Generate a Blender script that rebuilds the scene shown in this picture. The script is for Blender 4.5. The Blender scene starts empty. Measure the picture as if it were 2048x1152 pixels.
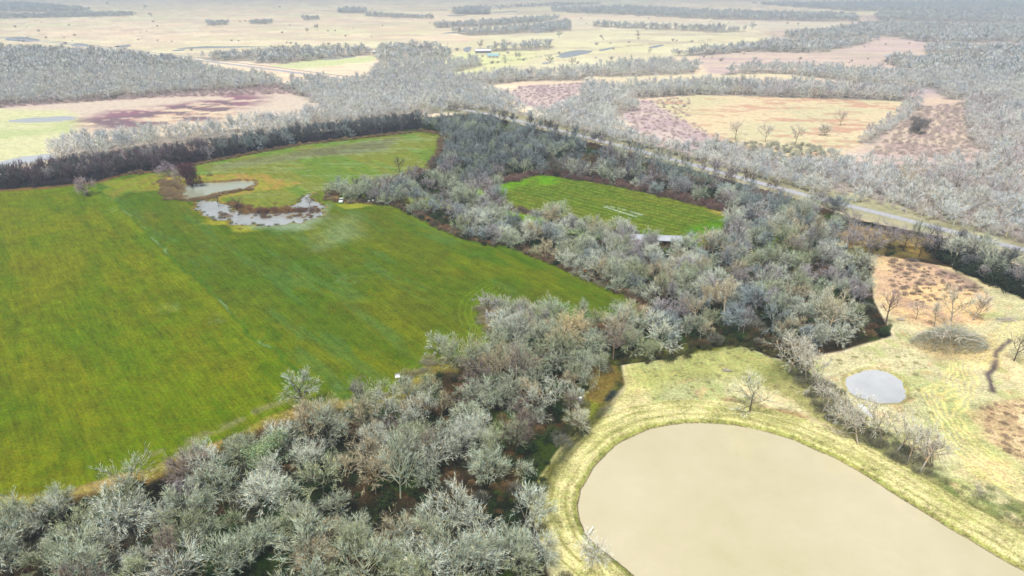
import bpy, math, random
import numpy as np
from mathutils import Vector
R = math.radians
scene = bpy.context.scene
col = scene.collection
random.seed(7); rng = np.random.default_rng(7)

# ------------------------------------------------------------ camera, sky, sun
F = 1365.0; H = 90.0; PITCH = R(23.9)
cam = bpy.data.cameras.new('camera'); camo = bpy.data.objects.new('camera', cam); col.objects.link(camo)
camo.location = (0, 0, H); camo.rotation_euler = (R(90) - PITCH, 0, 0)
cam.sensor_width = 36; cam.lens = 36 * F / 2048; cam.clip_start = 1; cam.clip_end = 60000
scene.camera = camo
SUN_EL, SUN_AZ = R(64), R(205)          # azimuth clockwise from +Y
w = bpy.data.worlds.new('World'); scene.world = w; w.use_nodes = True
nt = w.node_tree; bg = nt.nodes['Background']
sky = nt.nodes.new('ShaderNodeTexSky'); sky.sky_type = 'NISHITA'; sky.sun_disc = False
sky.sun_elevation = SUN_EL; sky.sun_rotation = SUN_AZ; sky.dust_density = 4; sky.air_density = 1.0
hs = nt.nodes.new('ShaderNodeHueSaturation'); hs.inputs['Saturation'].default_value = 0.3
nt.links.new(sky.outputs[0], hs.inputs['Color']); nt.links.new(hs.outputs[0], bg.inputs[0])
bg.inputs[1].default_value = 0.085
sd = bpy.data.lights.new('sun', 'SUN'); sd.energy = 3.7; sd.angle = R(8); sd.color = (1, .995, .98)
so = bpy.data.objects.new('sun', sd); col.objects.link(so)
sdir = Vector((math.sin(SUN_AZ) * math.cos(SUN_EL), math.cos(SUN_AZ) * math.cos(SUN_EL), math.sin(SUN_EL)))
so.rotation_euler = sdir.to_track_quat('Z', 'Y').to_euler(); so.location = sdir * 200
scene.view_settings.view_transform = 'Standard'; scene.view_settings.look = 'None'
scene.view_settings.exposure = 0.18; scene.view_settings.gamma = 1
scene.cycles.max_bounces = 5; scene.cycles.diffuse_bounces = 2; scene.cycles.volume_bounces = 0
scene.cycles.transparent_max_bounces = 4

# ------------------------------------------------------------ helpers
cp, sp = math.cos(PITCH), math.sin(PITCH)
def at(x, y, z=0.0):
    """point of the ground where the photo's pixel falls"""
    a = (x - 1024) / F; b = (576 - y) / F
    dy = cp + b * sp; dz = -sp + b * cp
    t = (H - z) / -dz
    return (a * t, dy * t)
def atp(poly): return np.array([at(*p) for p in poly])
def proj(P):
    """ground point -> pixel (only for the words of labels and for culling what nobody sees)"""
    x, y = P[..., 0], P[..., 1]; z = -H
    d = y * cp - z * sp; u = y * sp + z * cp
    d = np.maximum(d, 1e-3)
    return 1024 + F * x / d, 576 - F * u / d
def lin(c):
    c = np.array(c, float) / 255
    return np.where(c < .04045, c / 12.92, ((c + .055) / 1.055) ** 2.4)
def hashn(i, j, s):
    n = np.sin(i * 127.1 + j * 311.7 + s * 74.7) * 43758.5453
    return n - np.floor(n)
def vnoise(x, y, s=0):
    xi, yi = np.floor(x), np.floor(y); fx, fy = x - xi, y - yi
    fx = fx * fx * (3 - 2 * fx); fy = fy * fy * (3 - 2 * fy)
    a = hashn(xi, yi, s); b = hashn(xi + 1, yi, s); c = hashn(xi, yi + 1, s); d = hashn(xi + 1, yi + 1, s)
    return (a + (b - a) * fx) * (1 - fy) + (c + (d - c) * fx) * fy
def fbm(x, y, s=0, o=4):
    t = 0; a = .5; n = 0
    for k in range(o):
        t = t + a * vnoise(x, y, s + k * 3.1); n += a; a *= .5; x = x * 2.03 + 11.3; y = y * 2.03 + 5.7
    return t / n
def inside(X, Y, poly):
    r = np.zeros(X.shape, bool); n = len(poly)
    for i in range(n):
        x1, y1 = poly[i]; x2, y2 = poly[(i + 1) % n]
        if y1 == y2: continue
        c = ((y1 > Y) != (y2 > Y)) & (X < (x2 - x1) * (Y - y1) / (y2 - y1) + x1)
        r ^= c
    return r
def boxed(fn):
    def g(X, Y, P, m=120.0):
        P = np.asarray(P); lo, hi = P.min(0) - m, P.max(0) + m
        k = (X > lo[0]) & (X < hi[0]) & (Y > lo[1]) & (Y < hi[1])
        out = np.full(X.shape, 1e3 if fn.__name__ == 'ldist' else -1e3)
        if k.any(): out[k] = fn(X[k], Y[k], P)
        return out
    return g
@boxed
def sdist(X, Y, poly):
    """signed distance, positive inside"""
    d = np.full(X.shape, 1e9); n = len(poly)
    for i in range(n):
        x1, y1 = poly[i]; x2, y2 = poly[(i + 1) % n]; ex, ey = x2 - x1, y2 - y1
        L = ex * ex + ey * ey + 1e-9
        t = np.clip(((X - x1) * ex + (Y - y1) * ey) / L, 0, 1)
        d = np.minimum(d, (X - x1 - t * ex) ** 2 + (Y - y1 - t * ey) ** 2)
    d = np.sqrt(d)
    return np.where(inside(X, Y, poly), d, -d)
@boxed
def ldist(X, Y, line):
    d = np.full(X.shape, 1e9)
    for i in range(len(line) - 1):
        x1, y1 = line[i]; x2, y2 = line[i + 1]; ex, ey = x2 - x1, y2 - y1
        t = np.clip(((X - x1) * ex + (Y - y1) * ey) / (ex * ex + ey * ey + 1e-9), 0, 1)
        d = np.minimum(d, (X - x1 - t * ex) ** 2 + (Y - y1 - t * ey) ** 2)
    return np.sqrt(d)
def smooth(P, it=2, closed=True):
    P = np.array(P, float)
    for _ in range(it):
        if closed: Q = np.roll(P, -1, 0); P = np.stack([.75 * P + .25 * Q, .25 * P + .75 * Q], 1).reshape(-1, 2)
        else:
            A, B = P[:-1], P[1:]; M = np.stack([.75 * A + .25 * B, .25 * A + .75 * B], 1).reshape(-1, 2)
            P = np.vstack([P[:1], M, P[-1:]])
    return P
def sstep(x): x = np.clip(x, 0, 1); return x * x * (3 - 2 * x)

def mk(name, verts, faces, mats=(), parent=None, smooth_=False, link=True):
    me = bpy.data.meshes.new(name); me.from_pydata(verts, [], faces); me.update()
    for m in mats: me.materials.append(m)
    if smooth_: me.polygons.foreach_set('use_smooth', [True] * len(me.polygons))
    o = bpy.data.objects.new(name, me)
    if link: col.objects.link(o)
    if parent: o.parent = parent
    return o
def tag(o, label=None, cat=None, group=None, kind=None):
    if label: o['label'] = label
    if cat: o['category'] = cat
    if group: o['group'] = group
    if kind: o['kind'] = kind
    return o
def empty(name, loc, rz=0):
    o = bpy.data.objects.new(name, None); o.location = loc; o.rotation_euler = (0, 0, rz); o.empty_display_size = .5
    col.objects.link(o); return o

# ------------------------------------------------------------ materials
def mat(name, base=(.5, .5, .5), rough=.9, spec=.2, metal=0):
    m = bpy.data.materials.new(name); m.use_nodes = True; b = m.node_tree.nodes['Principled BSDF']
    b.inputs['Base Color'].default_value = (*base, 1); b.inputs['Roughness'].default_value = rough
    b.inputs['Specular IOR Level'].default_value = spec; b.inputs['Metallic'].default_value = metal
    return m, m.node_tree, b
def N(t, kind, **kw):
    n = t.nodes.new(kind)
    for k, v in kw.items():
        if k in n.inputs: n.inputs[k].default_value = v
        else: setattr(n, k, v)
    return n
def noisy(name, c1, c2, scale, rough=.85, spec=.2, detail=6, metal=0, coord='Object'):
    m, t, b = mat(name, c1, rough, spec, metal)
    tc = N(t, 'ShaderNodeTexCoord'); n = N(t, 'ShaderNodeTexNoise', Scale=scale, Detail=detail)
    t.links.new(tc.outputs[coord], n.inputs['Vector'])
    r = N(t, 'ShaderNodeValToRGB'); r.color_ramp.elements[0].position = .35; r.color_ramp.elements[1].position = .65
    r.color_ramp.elements[0].color = (*c1, 1); r.color_ramp.elements[1].color = (*c2, 1)
    t.links.new(n.outputs[0], r.inputs[0]); t.links.new(r.outputs[0], b.inputs['Base Color'])
    return m
def tint_mat(name, source, mul):
    """twig or bark colour: the tree's own tint times a per-twig tone on the mesh, inner wood darkened as crown shade"""
    m, t, b = mat(name, rough=.8, spec=.15)
    if source == 'object': s = N(t, 'ShaderNodeObjectInfo'); out = s.outputs['Color']
    else: s = N(t, 'ShaderNodeAttribute', attribute_type='INSTANCER', attribute_name='tint'); out = s.outputs['Color']
    v = N(t, 'ShaderNodeAttribute', attribute_type='GEOMETRY', attribute_name='shade')
    x = N(t, 'ShaderNodeMix', data_type='RGBA', blend_type='MULTIPLY'); x.inputs[0].default_value = 1
    t.links.new(out, x.inputs[6]); t.links.new(v.outputs['Color'], x.inputs[7])
    y = N(t, 'ShaderNodeMix', data_type='RGBA', blend_type='MULTIPLY'); y.inputs[0].default_value = 1
    t.links.new(x.outputs[2], y.inputs[6]); y.inputs[7].default_value = (*mul, 1)
    t.links.new(y.outputs[2], b.inputs['Base Color'])
    return m
M_crown = tint_mat('twigs', 'object', (1, 1, 1)); M_bark = tint_mat('bark', 'object', (.62, .58, .52))
M_crown_i = tint_mat('twigs_mass', 'inst', (1, 1, 1)); M_bark_i = tint_mat('bark_mass', 'inst', (.62, .58, .52))

# ------------------------------------------------------------ outlines of the place (photo pixels -> ground)
PROPERTY = atp([(-400, 420), (0, 352), (420, 296), (845, 236), (960, 226), (1060, 254), (1200, 289), (1400, 343), (1600, 400), (1720, 440),
    (1880, 472), (2048, 535), (2300, 620), (2300, 700), (2048, 600), (1900, 540), (1740, 512), (1748, 600), (1785, 672), (1680, 703), (1570, 722),
    (1480, 690), (1380, 706), (1242, 730), (1248, 770), (1190, 830), (1120, 920), (1070, 1000), (1105, 1080), (1170, 1140), (1300, 1400), (-900, 1500)])
FIELD = atp([(-300, 420), (0, 383), (90, 378), (200, 366), (250, 350), (330, 343), (420, 324), (600, 290), (840, 263), (885, 268), (880, 300), (860, 335),
    (800, 352), (740, 372), (690, 378), (655, 385), (660, 402), (790, 410), (850, 440), (905, 468), (960, 486), (1020, 492), (1100, 522), (1200, 570), (1285, 605),
    (1290, 628), (1230, 640), (1140, 650), (1080, 640), (1010, 610), (965, 612), (962, 640), (995, 690), (930, 725), (860, 725), (790, 790), (700, 800),
    (600, 810), (520, 840), (430, 885), (300, 935), (150, 975), (0, 992), (-300, 1030), (-900, 1100), (-900, 500)])
FIELD2 = atp([(970, 372), (1030, 355), (1085, 348), (1200, 365), (1300, 386), (1380, 405), (1460, 425), (1466, 440), (1450, 485), (1400, 505), (1300, 485), (1200, 458), (1100, 436), (1000, 412)])
POND = smooth(atp([(1155, 990), (1172, 950), (1210, 900), (1270, 862), (1340, 844), (1420, 840), (1500, 850), (1600, 876), (1700, 925), (1800, 990),
    (1900, 1050), (2040, 1130), (2160, 1200), (2350, 1350), (2300, 1700), (1700, 1900), (1500, 1400), (1300, 1160), (1200, 1095), (1165, 1050)]), 3)
POND2 = smooth(atp([(1690, 765), (1705, 742), (1750, 735), (1790, 745), (1812, 770), (1815, 798), (1790, 806), (1740, 798), (1700, 782)]), 2)
POND3 = smooth(atp([(358, 375), (372, 368), (430, 364), (508, 358), (514, 374), (450, 384), (420, 392), (375, 402), (357, 390)]), 1)
FLOOD = smooth(atp([(378, 400), (420, 398), (450, 412), (490, 424), (560, 423), (600, 405), (630, 385), (625, 395), (652, 415), (635, 435), (590, 447), (510, 450), (440, 442), (400, 420)]), 1)
def ragged(P, a, sc, k=4):
    P = np.array(P); Q = np.vstack([P + (np.roll(P, -1, 0) - P) * j / k for j in range(k)]); o_ = np.argsort(np.tile(np.arange(len(P)), k) * k + np.repeat(np.arange(k), len(P)))
    Q = Q[o_]; return Q + np.column_stack([fbm(Q[:, 0] / sc, Q[:, 1] / sc, 601) - .5, fbm(Q[:, 0] / sc, Q[:, 1] / sc, 603) - .5]) * a
FLOOD = ragged(FLOOD, 9, 5, 5); POND2 = ragged(POND2, 1.6, 3, 4); POND3 = ragged(POND3, 4, 5, 4); POND = ragged(POND, 1.2, 5, 5)
ROAD = atp([(880, 212), (980, 228), (1060, 247), (1200, 281), (1400, 333), (1600, 388), (1750, 424), (1900, 462), (2048, 500), (2400, 590)])
HIGHWAY = atp([(-300, 55), (0, 76), (100, 84), (200, 96), (400, 121), (560, 141), (700, 160), (800, 176), (880, 212)])
DITCH = atp([(190, 372), (240, 410), (300, 470), (380, 545), (450, 615), (520, 680), (600, 748)])
CREEK = atp([(1235, 722), (1330, 712), (1400, 690), (1480, 684), (1530, 700), (1575, 715), (1620, 745)])
CREEK2 = atp([(1600, 760), (1700, 850), (1790, 905), (1850, 945)])
WASH = atp([(1240, 770), (1225, 800), (1180, 850), (1110, 930), (1075, 1000)])
DARKTRACK = atp([(2020, 680), (1990, 700), (1975, 740), (1978, 780)])

# woods: (outline of the trunks' feet, spacing m, height m, style)
WOODS = [
 ('bottom', [(-500, 1075), (-60, 1022), (150, 1000), (300, 958), (420, 908), (520, 858), (600, 842), (700, 828), (790, 815), (850, 755), (900, 742), (960, 728),
    (1000, 702), (978, 668), (966, 628), (1010, 622), (1080, 652), (1150, 664), (1240, 652), (1300, 636), (1300, 700), (1235, 722), (1165, 790), (1160, 860), (1110, 930), (1065, 1000), (1090, 1080),
    (1130, 1150), (1180, 1330), (600, 1400), (-900, 1400)], 5.5, 10.5, 'near'),
 ('belt', [(640, 394), (700, 376), (770, 374), (830, 360), (868, 334), (888, 296), (890, 272), (850, 256), (842, 246), (950, 242), (1060, 272), (1200, 308), (1400, 362),
    (1600, 418), (1700, 460), (1660, 490), (1740, 530), (1745, 600), (1775, 660), (1690, 694), (1570, 714), (1480, 680), (1380, 698), (1240, 722), (1230, 680), (1300, 640), (1288, 612), (1200, 576),
    (1100, 528), (1020, 498), (960, 492), (900, 468), (790, 418), (700, 404)], 5.7, 10.5, 'belt'),
 ('hedge', [(-250, 395), (0, 379), (90, 373), (200, 360), (250, 345), (330, 338), (420, 318), (600, 286), (840, 257), (842, 246), (600, 274), (420, 304), (250, 328), (0, 362), (-250, 390)], 4.6, 10.5, 'hedge'),
 ('right', [(1852, 505), (1880, 488), (1960, 515), (2048, 552), (2200, 610), (2200, 650), (2048, 596), (1940, 555)], 5.5, 10, 'right'),
 ('grove', [(1640, 480), (1720, 482), (1860, 500), (1850, 515), (1740, 512), (1600, 505)], 6.6, 10, 'grove'),
]
HOLES = [FIELD2, atp([(1000, 418), (1100, 440), (1080, 455), (1010, 435)]), atp([(930, 388), (965, 378), (970, 395)]), atp([(1215, 695), (1400, 690), (1400, 680), (1215, 680)]),
         atp([(1560, 560), (1600, 555), (1600, 575)]), atp([(1225, 735), (1250, 735), (1250, 790), (1165, 862), (1165, 800)])]
PALEWOODS = [   # beyond the property, a white veil put into tints and floor
 ([(95, 322), (130, 292), (250, 276), (420, 266), (560, 246), (660, 222), (620, 200), (560, 178), (620, 162), (700, 170), (760, 150), (860, 148), (930, 165), (1000, 196), (1060, 232), (1000, 226), (960, 219), (840, 231), (560, 268), (420, 284), (250, 308), (110, 330)], 8.5, 10.5),
 ([(-200, 108), (0, 102), (120, 104), (260, 114), (375, 128), (440, 148), (540, 160), (570, 172), (380, 186), (180, 203), (0, 212), (-200, 218)], 9.5, 11),
 ([(735, 146), (800, 132), (960, 124), (965, 132), (900, 148), (800, 158)], 11, 11),
 ([(745, 112), (760, 96), (850, 92), (905, 108), (900, 118), (770, 126)], 16, 11),
 ([(890, 182), (960, 172), (1050, 163), (1172, 161), (1172, 150), (1000, 154), (900, 165)], 8.5, 11),
 ([(1160, 153), (1240, 154), (1390, 148), (1400, 132), (1300, 128), (1170, 142)], 10, 11),
 ([(1175, 172), (1230, 178), (1276, 218), (1236, 232), (1215, 245), (1280, 290), (1220, 284), (1100, 250), (1060, 236), (1120, 226), (1160, 205)], 7.5, 10),
 ([(1238, 196), (1270, 182), (1400, 176), (1600, 178), (1830, 194), (1830, 204), (1700, 199), (1400, 190), (1276, 198)], 7.5, 12),
 ([(1440, 150), (1480, 140), (1600, 140), (1760, 150), (1900, 165), (1840, 180), (1700, 165), (1600, 152), (1540, 147)], 10, 12),
 ([(1340, 112), (1500, 96), (1560, 88), (1640, 90), (1660, 104), (1600, 106), (1500, 104), (1400, 112)], 11, 12),
 ([(1640, 88), (1720, 84), (1760, 78), (1700, 96), (1660, 100)], 12, 11),
 ([(1560, 70), (1640, 66), (1740, 50), (2150, 56), (2150, 90), (1990, 84), (1880, 90), (1780, 74), (1720, 78), (1600, 82)], 17, 13),
 ([(1850, 96), (1990, 100), (2100, 96), (2100, 122), (1960, 116), (1850, 108)], 12, 12),
 ([(1770, 122), (1860, 120), (2150, 126), (2150, 190), (1990, 205), (1900, 200), (1850, 170), (1800, 140)], 10.5, 12),
 ([(1930, 205), (2150, 195), (2150, 345), (2000, 340), (1950, 290), (1930, 250)], 8.5, 11),
 ([(1820, 205), (1845, 210), (1800, 250), (1740, 290), (1715, 285), (1790, 235)], 6, 7),
 ([(1370, 300), (1420, 292), (1500, 310), (1600, 330), (1700, 330), (1800, 330), (1950, 330), (2150, 360), (2150, 520), (2048, 488), (1930, 452), (1850, 430), (1700, 384), (1600, 370), (1420, 320)], 8.5, 9),
 ([(1240, 278), (1300, 290), (1400, 316), (1600, 372), (1720, 402), (1600, 380), (1400, 327), (1250, 288)], 6.5, 8),
 ([(1300, 55), (1440, 60), (1500, 62), (1440, 66), (1340, 60), (1190, 54), (1190, 50)], 17, 13),
 ([(1100, 20), (1250, 16), (1500, 28), (1700, 32), (1720, 42), (1600, 42), (1400, 38), (1250, 30), (1110, 24)], 26, 16),
 ([(1500, 8), (1800, 6), (2150, 6), (2150, 30), (1900, 26), (1700, 22)], 34, 17),
 ([(1750, 30), (2150, 30), (2150, 50), (1900, 44), (1760, 42)], 24, 15),
 ([(-200, 8), (40, 8), (120, 14), (185, 22), (100, 25), (-200, 24)], 28, 16),
 ([(-200, 33), (40, 32), (240, 27), (275, 30), (240, 33), (30, 37), (-200, 40)], 17, 12),
 ([(675, 24), (700, 21), (732, 23), (730, 27), (680, 27)], 17, 16),
 ([(905, 26), (940, 22), (980, 24), (978, 29), (910, 29)], 15, 20),
 ([(730, 30), (865, 36), (865, 38), (735, 33)], 14, 12),
 ([(870, 52), (930, 50), (1080, 38), (1120, 38), (1080, 44), (960, 54), (870, 56)], 14, 13),
 ([(905, 66), (960, 64), (1060, 56), (1140, 50), (1140, 58), (1060, 66), (940, 72)], 16, 13),
 ([(1070, 58), (1100, 50), (1140, 48), (1140, 62), (1080, 66)], 16, 14),
 ([(410, 48), (440, 46), (460, 50), (420, 52)], 13, 12), ([(500, 46), (545, 44), (545, 47), (505, 49)], 13, 11), ([(605, 38), (640, 37), (640, 39), (610, 41)], 13, 11),
 ([(950, 98), (1000, 96), (1100, 92), (1100, 100), (1040, 102), (960, 104)], 17, 13),
 ([(500, 126), (520, 118), (560, 114), (740, 104), (740, 110), (640, 120), (560, 128)], 13, 12),
 ([(400, 116), (520, 106), (700, 100), (640, 112), (520, 122), (420, 122)], 13, 11),
 ([(870, 20), (900, 18), (1100, 8), (1200, 6), (1200, 9), (1000, 16)], 40, 12),
]
PALEWOODS = [(atp(p), s, h) for p, s, h in PALEWOODS]
WOODS = [(n, atp(p), s, h, st) for n, p, s, h, st in WOODS]

# ------------------------------------------------------------ ground: one sheet to the horizon
azs = np.concatenate([np.linspace(-180, -60, 25)[:-1], np.linspace(-60, -41, 60)[:-1], np.linspace(-41, 41, 980), np.linspace(41, 60, 60)[1:], np.linspace(60, 180, 25)[1:-1]])
ys = np.arange(0, 1300, 1.9)
deps = [math.degrees(PITCH) - math.degrees(math.atan((576 - y) / F)) for y in ys]
deps = np.array([.2, .35, .5, .65, .8, .92] + list(deps) + [56, 62, 70, 80])
rr = H / np.tan(np.radians(deps))
AZ, RR = np.meshgrid(np.radians(azs), rr)
GX = (RR * np.sin(AZ)).ravel(); GY = (RR * np.cos(AZ)).ravel()
nr, na = len(rr), len(azs)
DIST = np.hypot(GX, GY)
n1 = fbm(GX / 60, GY / 60, 1); n2 = fbm(GX / 14, GY / 14, 5); n3 = fbm(GX / 4, GY / 4, 9, 3); nb = fbm(GX / 300, GY / 300, 13)
wx = (fbm(GX / 9, GY / 9, 21, 3) - .5); wy = (fbm(GX / 9, GY / 9, 31, 3) - .5)
wf = 5 + DIST * .012
JX, JY = GX + wx * wf, GY + wy * wf
ALB = np.zeros((len(GX), 3)); MOW = np.zeros(len(GX)); GLS = np.zeros(len(GX)); MOT = np.ones(len(GX)); GZ = np.zeros(len(GX))
def paint(mask, c, mow=None, mot=None, gls=None):
    m = mask[:, None]
    ALB[:] = ALB * (1 - m) + np.asarray(c) * m
    for A, v in ((MOW, mow), (MOT, mot), (GLS, gls)):
        if v is not None: A[:] = A * (1 - mask) + v * mask
def reg(poly, soft=1.0, jit=True, px=True):
    P = atp(poly) if px else poly
    return sstep(sdist(JX if jit else GX, JY if jit else GY, P) / soft * .5 + .5)
def mixc(a, b, t): return lin(a) * (1 - t[:, None]) + lin(b) * t[:, None]
def thr(n, a, b): return sstep((n - a) / (b - a))
# --- beyond the property: a white veil is painted into the ground colours
ALB[:] = mixc((228, 208, 176), (214, 206, 166), thr(nb, .4, .6)); 
paint(thr(n1, .55, .7) * .6, lin((222, 190, 168)))
stre = fbm(GX / 200, GY / 16, 41, 4)
paint(thr(stre, .55, .65) * .55, lin((205, 182, 160)))
paint(thr(fbm(GX / 240, GY / 12, 51), .6, .66) * .5, lin((238, 226, 200)))
paint(reg([(1500, 30), (2200, 30), (2200, 420), (1700, 330), (1600, 140)], 30), mixc((178, 160, 160), (205, 182, 160), thr(n1, .4, .6)))
paint(reg([(800, 160), (760, 130), (980, 70), (1060, 60), (1500, 55), (1400, 108), (1170, 140), (900, 160)], 10), mixc((218, 212, 174), (208, 198, 162), thr(n1, .4, .65)))
paint(reg([(780, 150), (820, 130), (1000, 90), (1100, 92), (1040, 130), (900, 158)], 10) * .8, lin((208, 210, 150)))
paint(reg([(1000, 36), (1700, 46), (1740, 62), (1500, 60), (1060, 56)], 20) * .8, lin((214, 206, 178)))
paint(reg([(1180, 150), (1400, 145), (1700, 150), (1800, 180), (1240, 178)], 4), mixc((208, 184, 164), (214, 200, 164), thr(n1, .45, .6)))
paint(reg([(1380, 100), (1560, 104), (1760, 75), (1900, 90), (1860, 160), (1600, 140), (1420, 150)], 6), mixc((208, 186, 168), (190, 168, 164), thr(fbm(GX / 90, GY / 18, 3), .45, .6)))
paint(reg([(1600, 74), (1990, 84), (1990, 100), (1700, 100)], 6) * .6, lin((205, 180, 176)))
MAUVE = mixc((178, 156, 156), (196, 178, 168), thr(n2, .35, .65))
paint(reg([(1000, 190), (1040, 172), (1180, 164), (1210, 180), (1190, 212), (1100, 228)], 3), MAUVE)
paint(reg([(1240, 232), (1280, 200), (1390, 195), (1390, 240), (1500, 310), (1400, 330), (1290, 285)], 4), MAUVE)
YEL = mixc((208, 190, 154), (198, 188, 150), thr(n1, .45, .6))
paint(reg([(1300, 200), (1400, 190), (1600, 193), (1818, 204), (1790, 240), (1730, 285), (1640, 320), (1480, 300), (1360, 240)], 4), YEL)
paint(reg([(1300, 200), (1400, 190), (1600, 193), (1818, 204), (1790, 240), (1730, 285), (1640, 320), (1480, 300), (1360, 240)], 4) * thr(fbm(GX / 22, GY / 8, 61), .54, .64) * .7, lin((186, 138, 118)))
paint(reg([(1840, 215), (1930, 205), (1960, 320), (1900, 335), (1730, 300)], 4), mixc((186, 164, 154), (196, 178, 156), thr(n2, .4, .6)))
paint(reg([(1400, 300), (1700, 320), (2200, 380), (2200, 520), (2040, 480), (1700, 390), (1400, 330)], 6), mixc((172, 150, 142), (196, 184, 142), thr(n1, .42, .58)))
paint(reg([(1590, 385), (1680, 380), (1820, 400), (1800, 432), (1960, 462), (1900, 470), (1700, 420)], 3) * .8, lin((206, 198, 146)))
paint(reg([(-300, 215), (0, 208), (560, 168), (700, 196), (560, 248), (100, 300), (100, 330), (-300, 370)], 4), mixc((208, 190, 162), (200, 184, 166), thr(n1, .4, .6)))
paint(reg([(-300, 215), (0, 200), (400, 178), (560, 166), (680, 196), (560, 188), (300, 196), (150, 206), (0, 216), (-300, 222)], 3), mixc((170, 146, 144), (190, 166, 156), thr(n2, .4, .6)))
paint(reg([(-300, 222), (0, 216), (130, 222), (160, 245), (110, 300), (110, 322), (-300, 350)], 8), mixc((178, 186, 134), (198, 196, 152), thr(n1, .4, .6)))
marsh = reg([(140, 245), (220, 222), (380, 205), (480, 185), (540, 196), (470, 228), (430, 240), (330, 250), (220, 262)], 14)
mn = fbm(GX / 26, GY / 9, 71, 5)
paint(marsh * thr(mn, .40, .47), mixc((122, 102, 108), (140, 102, 114), thr(n1, .5, .6)), gls=.3)
paint(marsh * thr(mn, .35, .40) * (1 - thr(mn, .40, .45)) * .6, lin((176, 126, 120)))
paint(reg([(540, 132), (640, 116), (760, 112), (740, 124), (600, 138)], 4), lin((198, 202, 150)))
paint(reg([(980, 92), (1100, 88), (1300, 82), (1300, 100), (1100, 120), (980, 110)], 6) * .5, lin((212, 206, 160)))
for pl in ([(720, 176), (800, 160), (900, 138), (1000, 124), (1120, 107), (1300, 88), (1420, 80)],):
    d = ldist(JX, JY, atp(pl)); paint(sstep(1 - np.abs(d - 3) / 4) * .75, lin((140, 140, 120)))
for k, (pl, wd) in enumerate([([(620, 52), (700, 62), (860, 72)], 3), ([(0, 60), (300, 62), (600, 60)], 4), ([(1000, 140), (1100, 122), (1200, 112)], 2.5), ([(1560, 206), (1640, 240), (1700, 290)], 2), ([(1600, 388), (1750, 385), (1850, 390)], 2)]):
    paint(sstep(1 - ldist(JX, JY, atp(pl)) / wd) * .6, lin((176, 160, 140)))
for (P_, s_, h_) in PALEWOODS:
    ym = P_[:, 1].mean(); sf = 3 + ym * .004
    paint(sstep(sdist(JX, JY, P_) / sf + .6) * .85, mixc((122, 116, 110), (150, 142, 132), thr(n2, .35, .65)))
fa = sstep((GY - 700) / 300)
paint(fa * thr(fbm(GX / 70, GY / 45, 141, 5), .56, .62) * .45, lin((196, 182, 158)))
paint(fa * thr(fbm(GX / 120, GY / 60, 147, 5), .6, .64) * .4, lin((176, 160, 148)))
# --- meadow on the lower right, paled by the same painted veil
MEAD = [(1250, 730), (1380, 700), (1480, 686), (1560, 724), (1680, 706), (1790, 672), (1750, 600), (1738, 505), (1900, 535), (2048, 595), (2400, 700), (2500, 1500), (1200, 1500), (1060, 1010), (1120, 915), (1250, 780)]
mead = reg(MEAD, .6, jit=False)
paint(mead, mixc((192, 184, 142), (166, 168, 118), thr(n1, .4, .6)), mow=0.1, mot=1.3)
paint(mead * thr(n2, .5, .7) * .55, lin((222, 200, 150)))
paint(mead * thr(fbm(GX / 8, GY / 8, 77), .58, .68) * .5, lin((158, 168, 96)))
paint(mead * thr(fbm(GX / 3, GY / 3, 79, 3), .62, .72) * .5, lin((190, 160, 118)))
paint(reg([(1740, 510), (1860, 522), (1990, 590), (1960, 640), (1860, 660), (1790, 640), (1750, 600)], 3), mixc((214, 182, 132), (196, 164, 132), thr(n2, .4, .6)))
paint(reg([(1760, 515), (1900, 535), (1990, 585), (1930, 590), (1840, 560)], 4) * thr(n3, .4, .55) * .7, lin((132, 112, 104)))
paint(reg([(1790, 580), (1850, 585), (1870, 620), (1810, 620)], 3) * thr(n3, .45, .55) * .6, lin((150, 118, 104)))
paint(reg([(1560, 722), (1480, 688), (1380, 706), (1246, 740), (1250, 800), (1350, 770), (1480, 750), (1560, 775), (1640, 830)], 4) * .75, mixc((150, 152, 84), (172, 172, 102), thr(n2, .4, .6)))
paint(reg([(1560, 720), (1610, 740), (1700, 820), (1790, 890), (1870, 950), (2048, 1060), (2200, 1180), (2048, 1090), (1850, 975), (1700, 890), (1600, 810), (1540, 770), (1530, 740)], 2), mixc((122, 124, 72), (150, 146, 92), thr(n2, .4, .6)))
paint(reg([(1850, 930), (1960, 960), (2200, 1080), (2200, 1140), (2000, 1040), (1880, 975)], 3) * thr(n3, .35, .55) * .8, lin((98, 112, 52)))
paint(reg([(1950, 810), (2020, 790), (2200, 780), (2200, 990), (2048, 930), (1960, 870)], 2), mixc((210, 186, 142), (180, 156, 118), thr(n3, .45, .55)))
for k in range(3):
    d = ldist(JX, JY, smooth(atp([(2200, 620), (2030, 660), (1930, 720), (1880, 800), (1910, 880), (2048, 985), (2250, 1100)]), 3, False))
    paint(sstep(1 - np.abs(d - 1.2 * k - .6) / .5) * mead * .55, lin((228, 212, 134)))
paint(sstep(1 - ldist(GX + wx * 3, GY + wy * 3, smooth(DARKTRACK, 2, False)) / 1.3) * thr(n3, .25, .4), lin((92, 80, 78)), gls=.4)
paint(reg([(1440, 800), (1500, 812), (1560, 815), (1620, 830), (1560, 845), (1480, 835)], 1.5) * .8, mixc((140, 108, 72), (170, 140, 92), thr(n3, .4, .6)))
paint(reg([(1380, 770), (1430, 780), (1430, 800), (1370, 800)], 2) * thr(n3, .4, .6) * .6, lin((176, 138, 122)))
paint(reg([(1825, 690), (1900, 655), (1985, 680), (1970, 715), (1870, 718)], 3) * .7, lin((172, 146, 100)))
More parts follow.
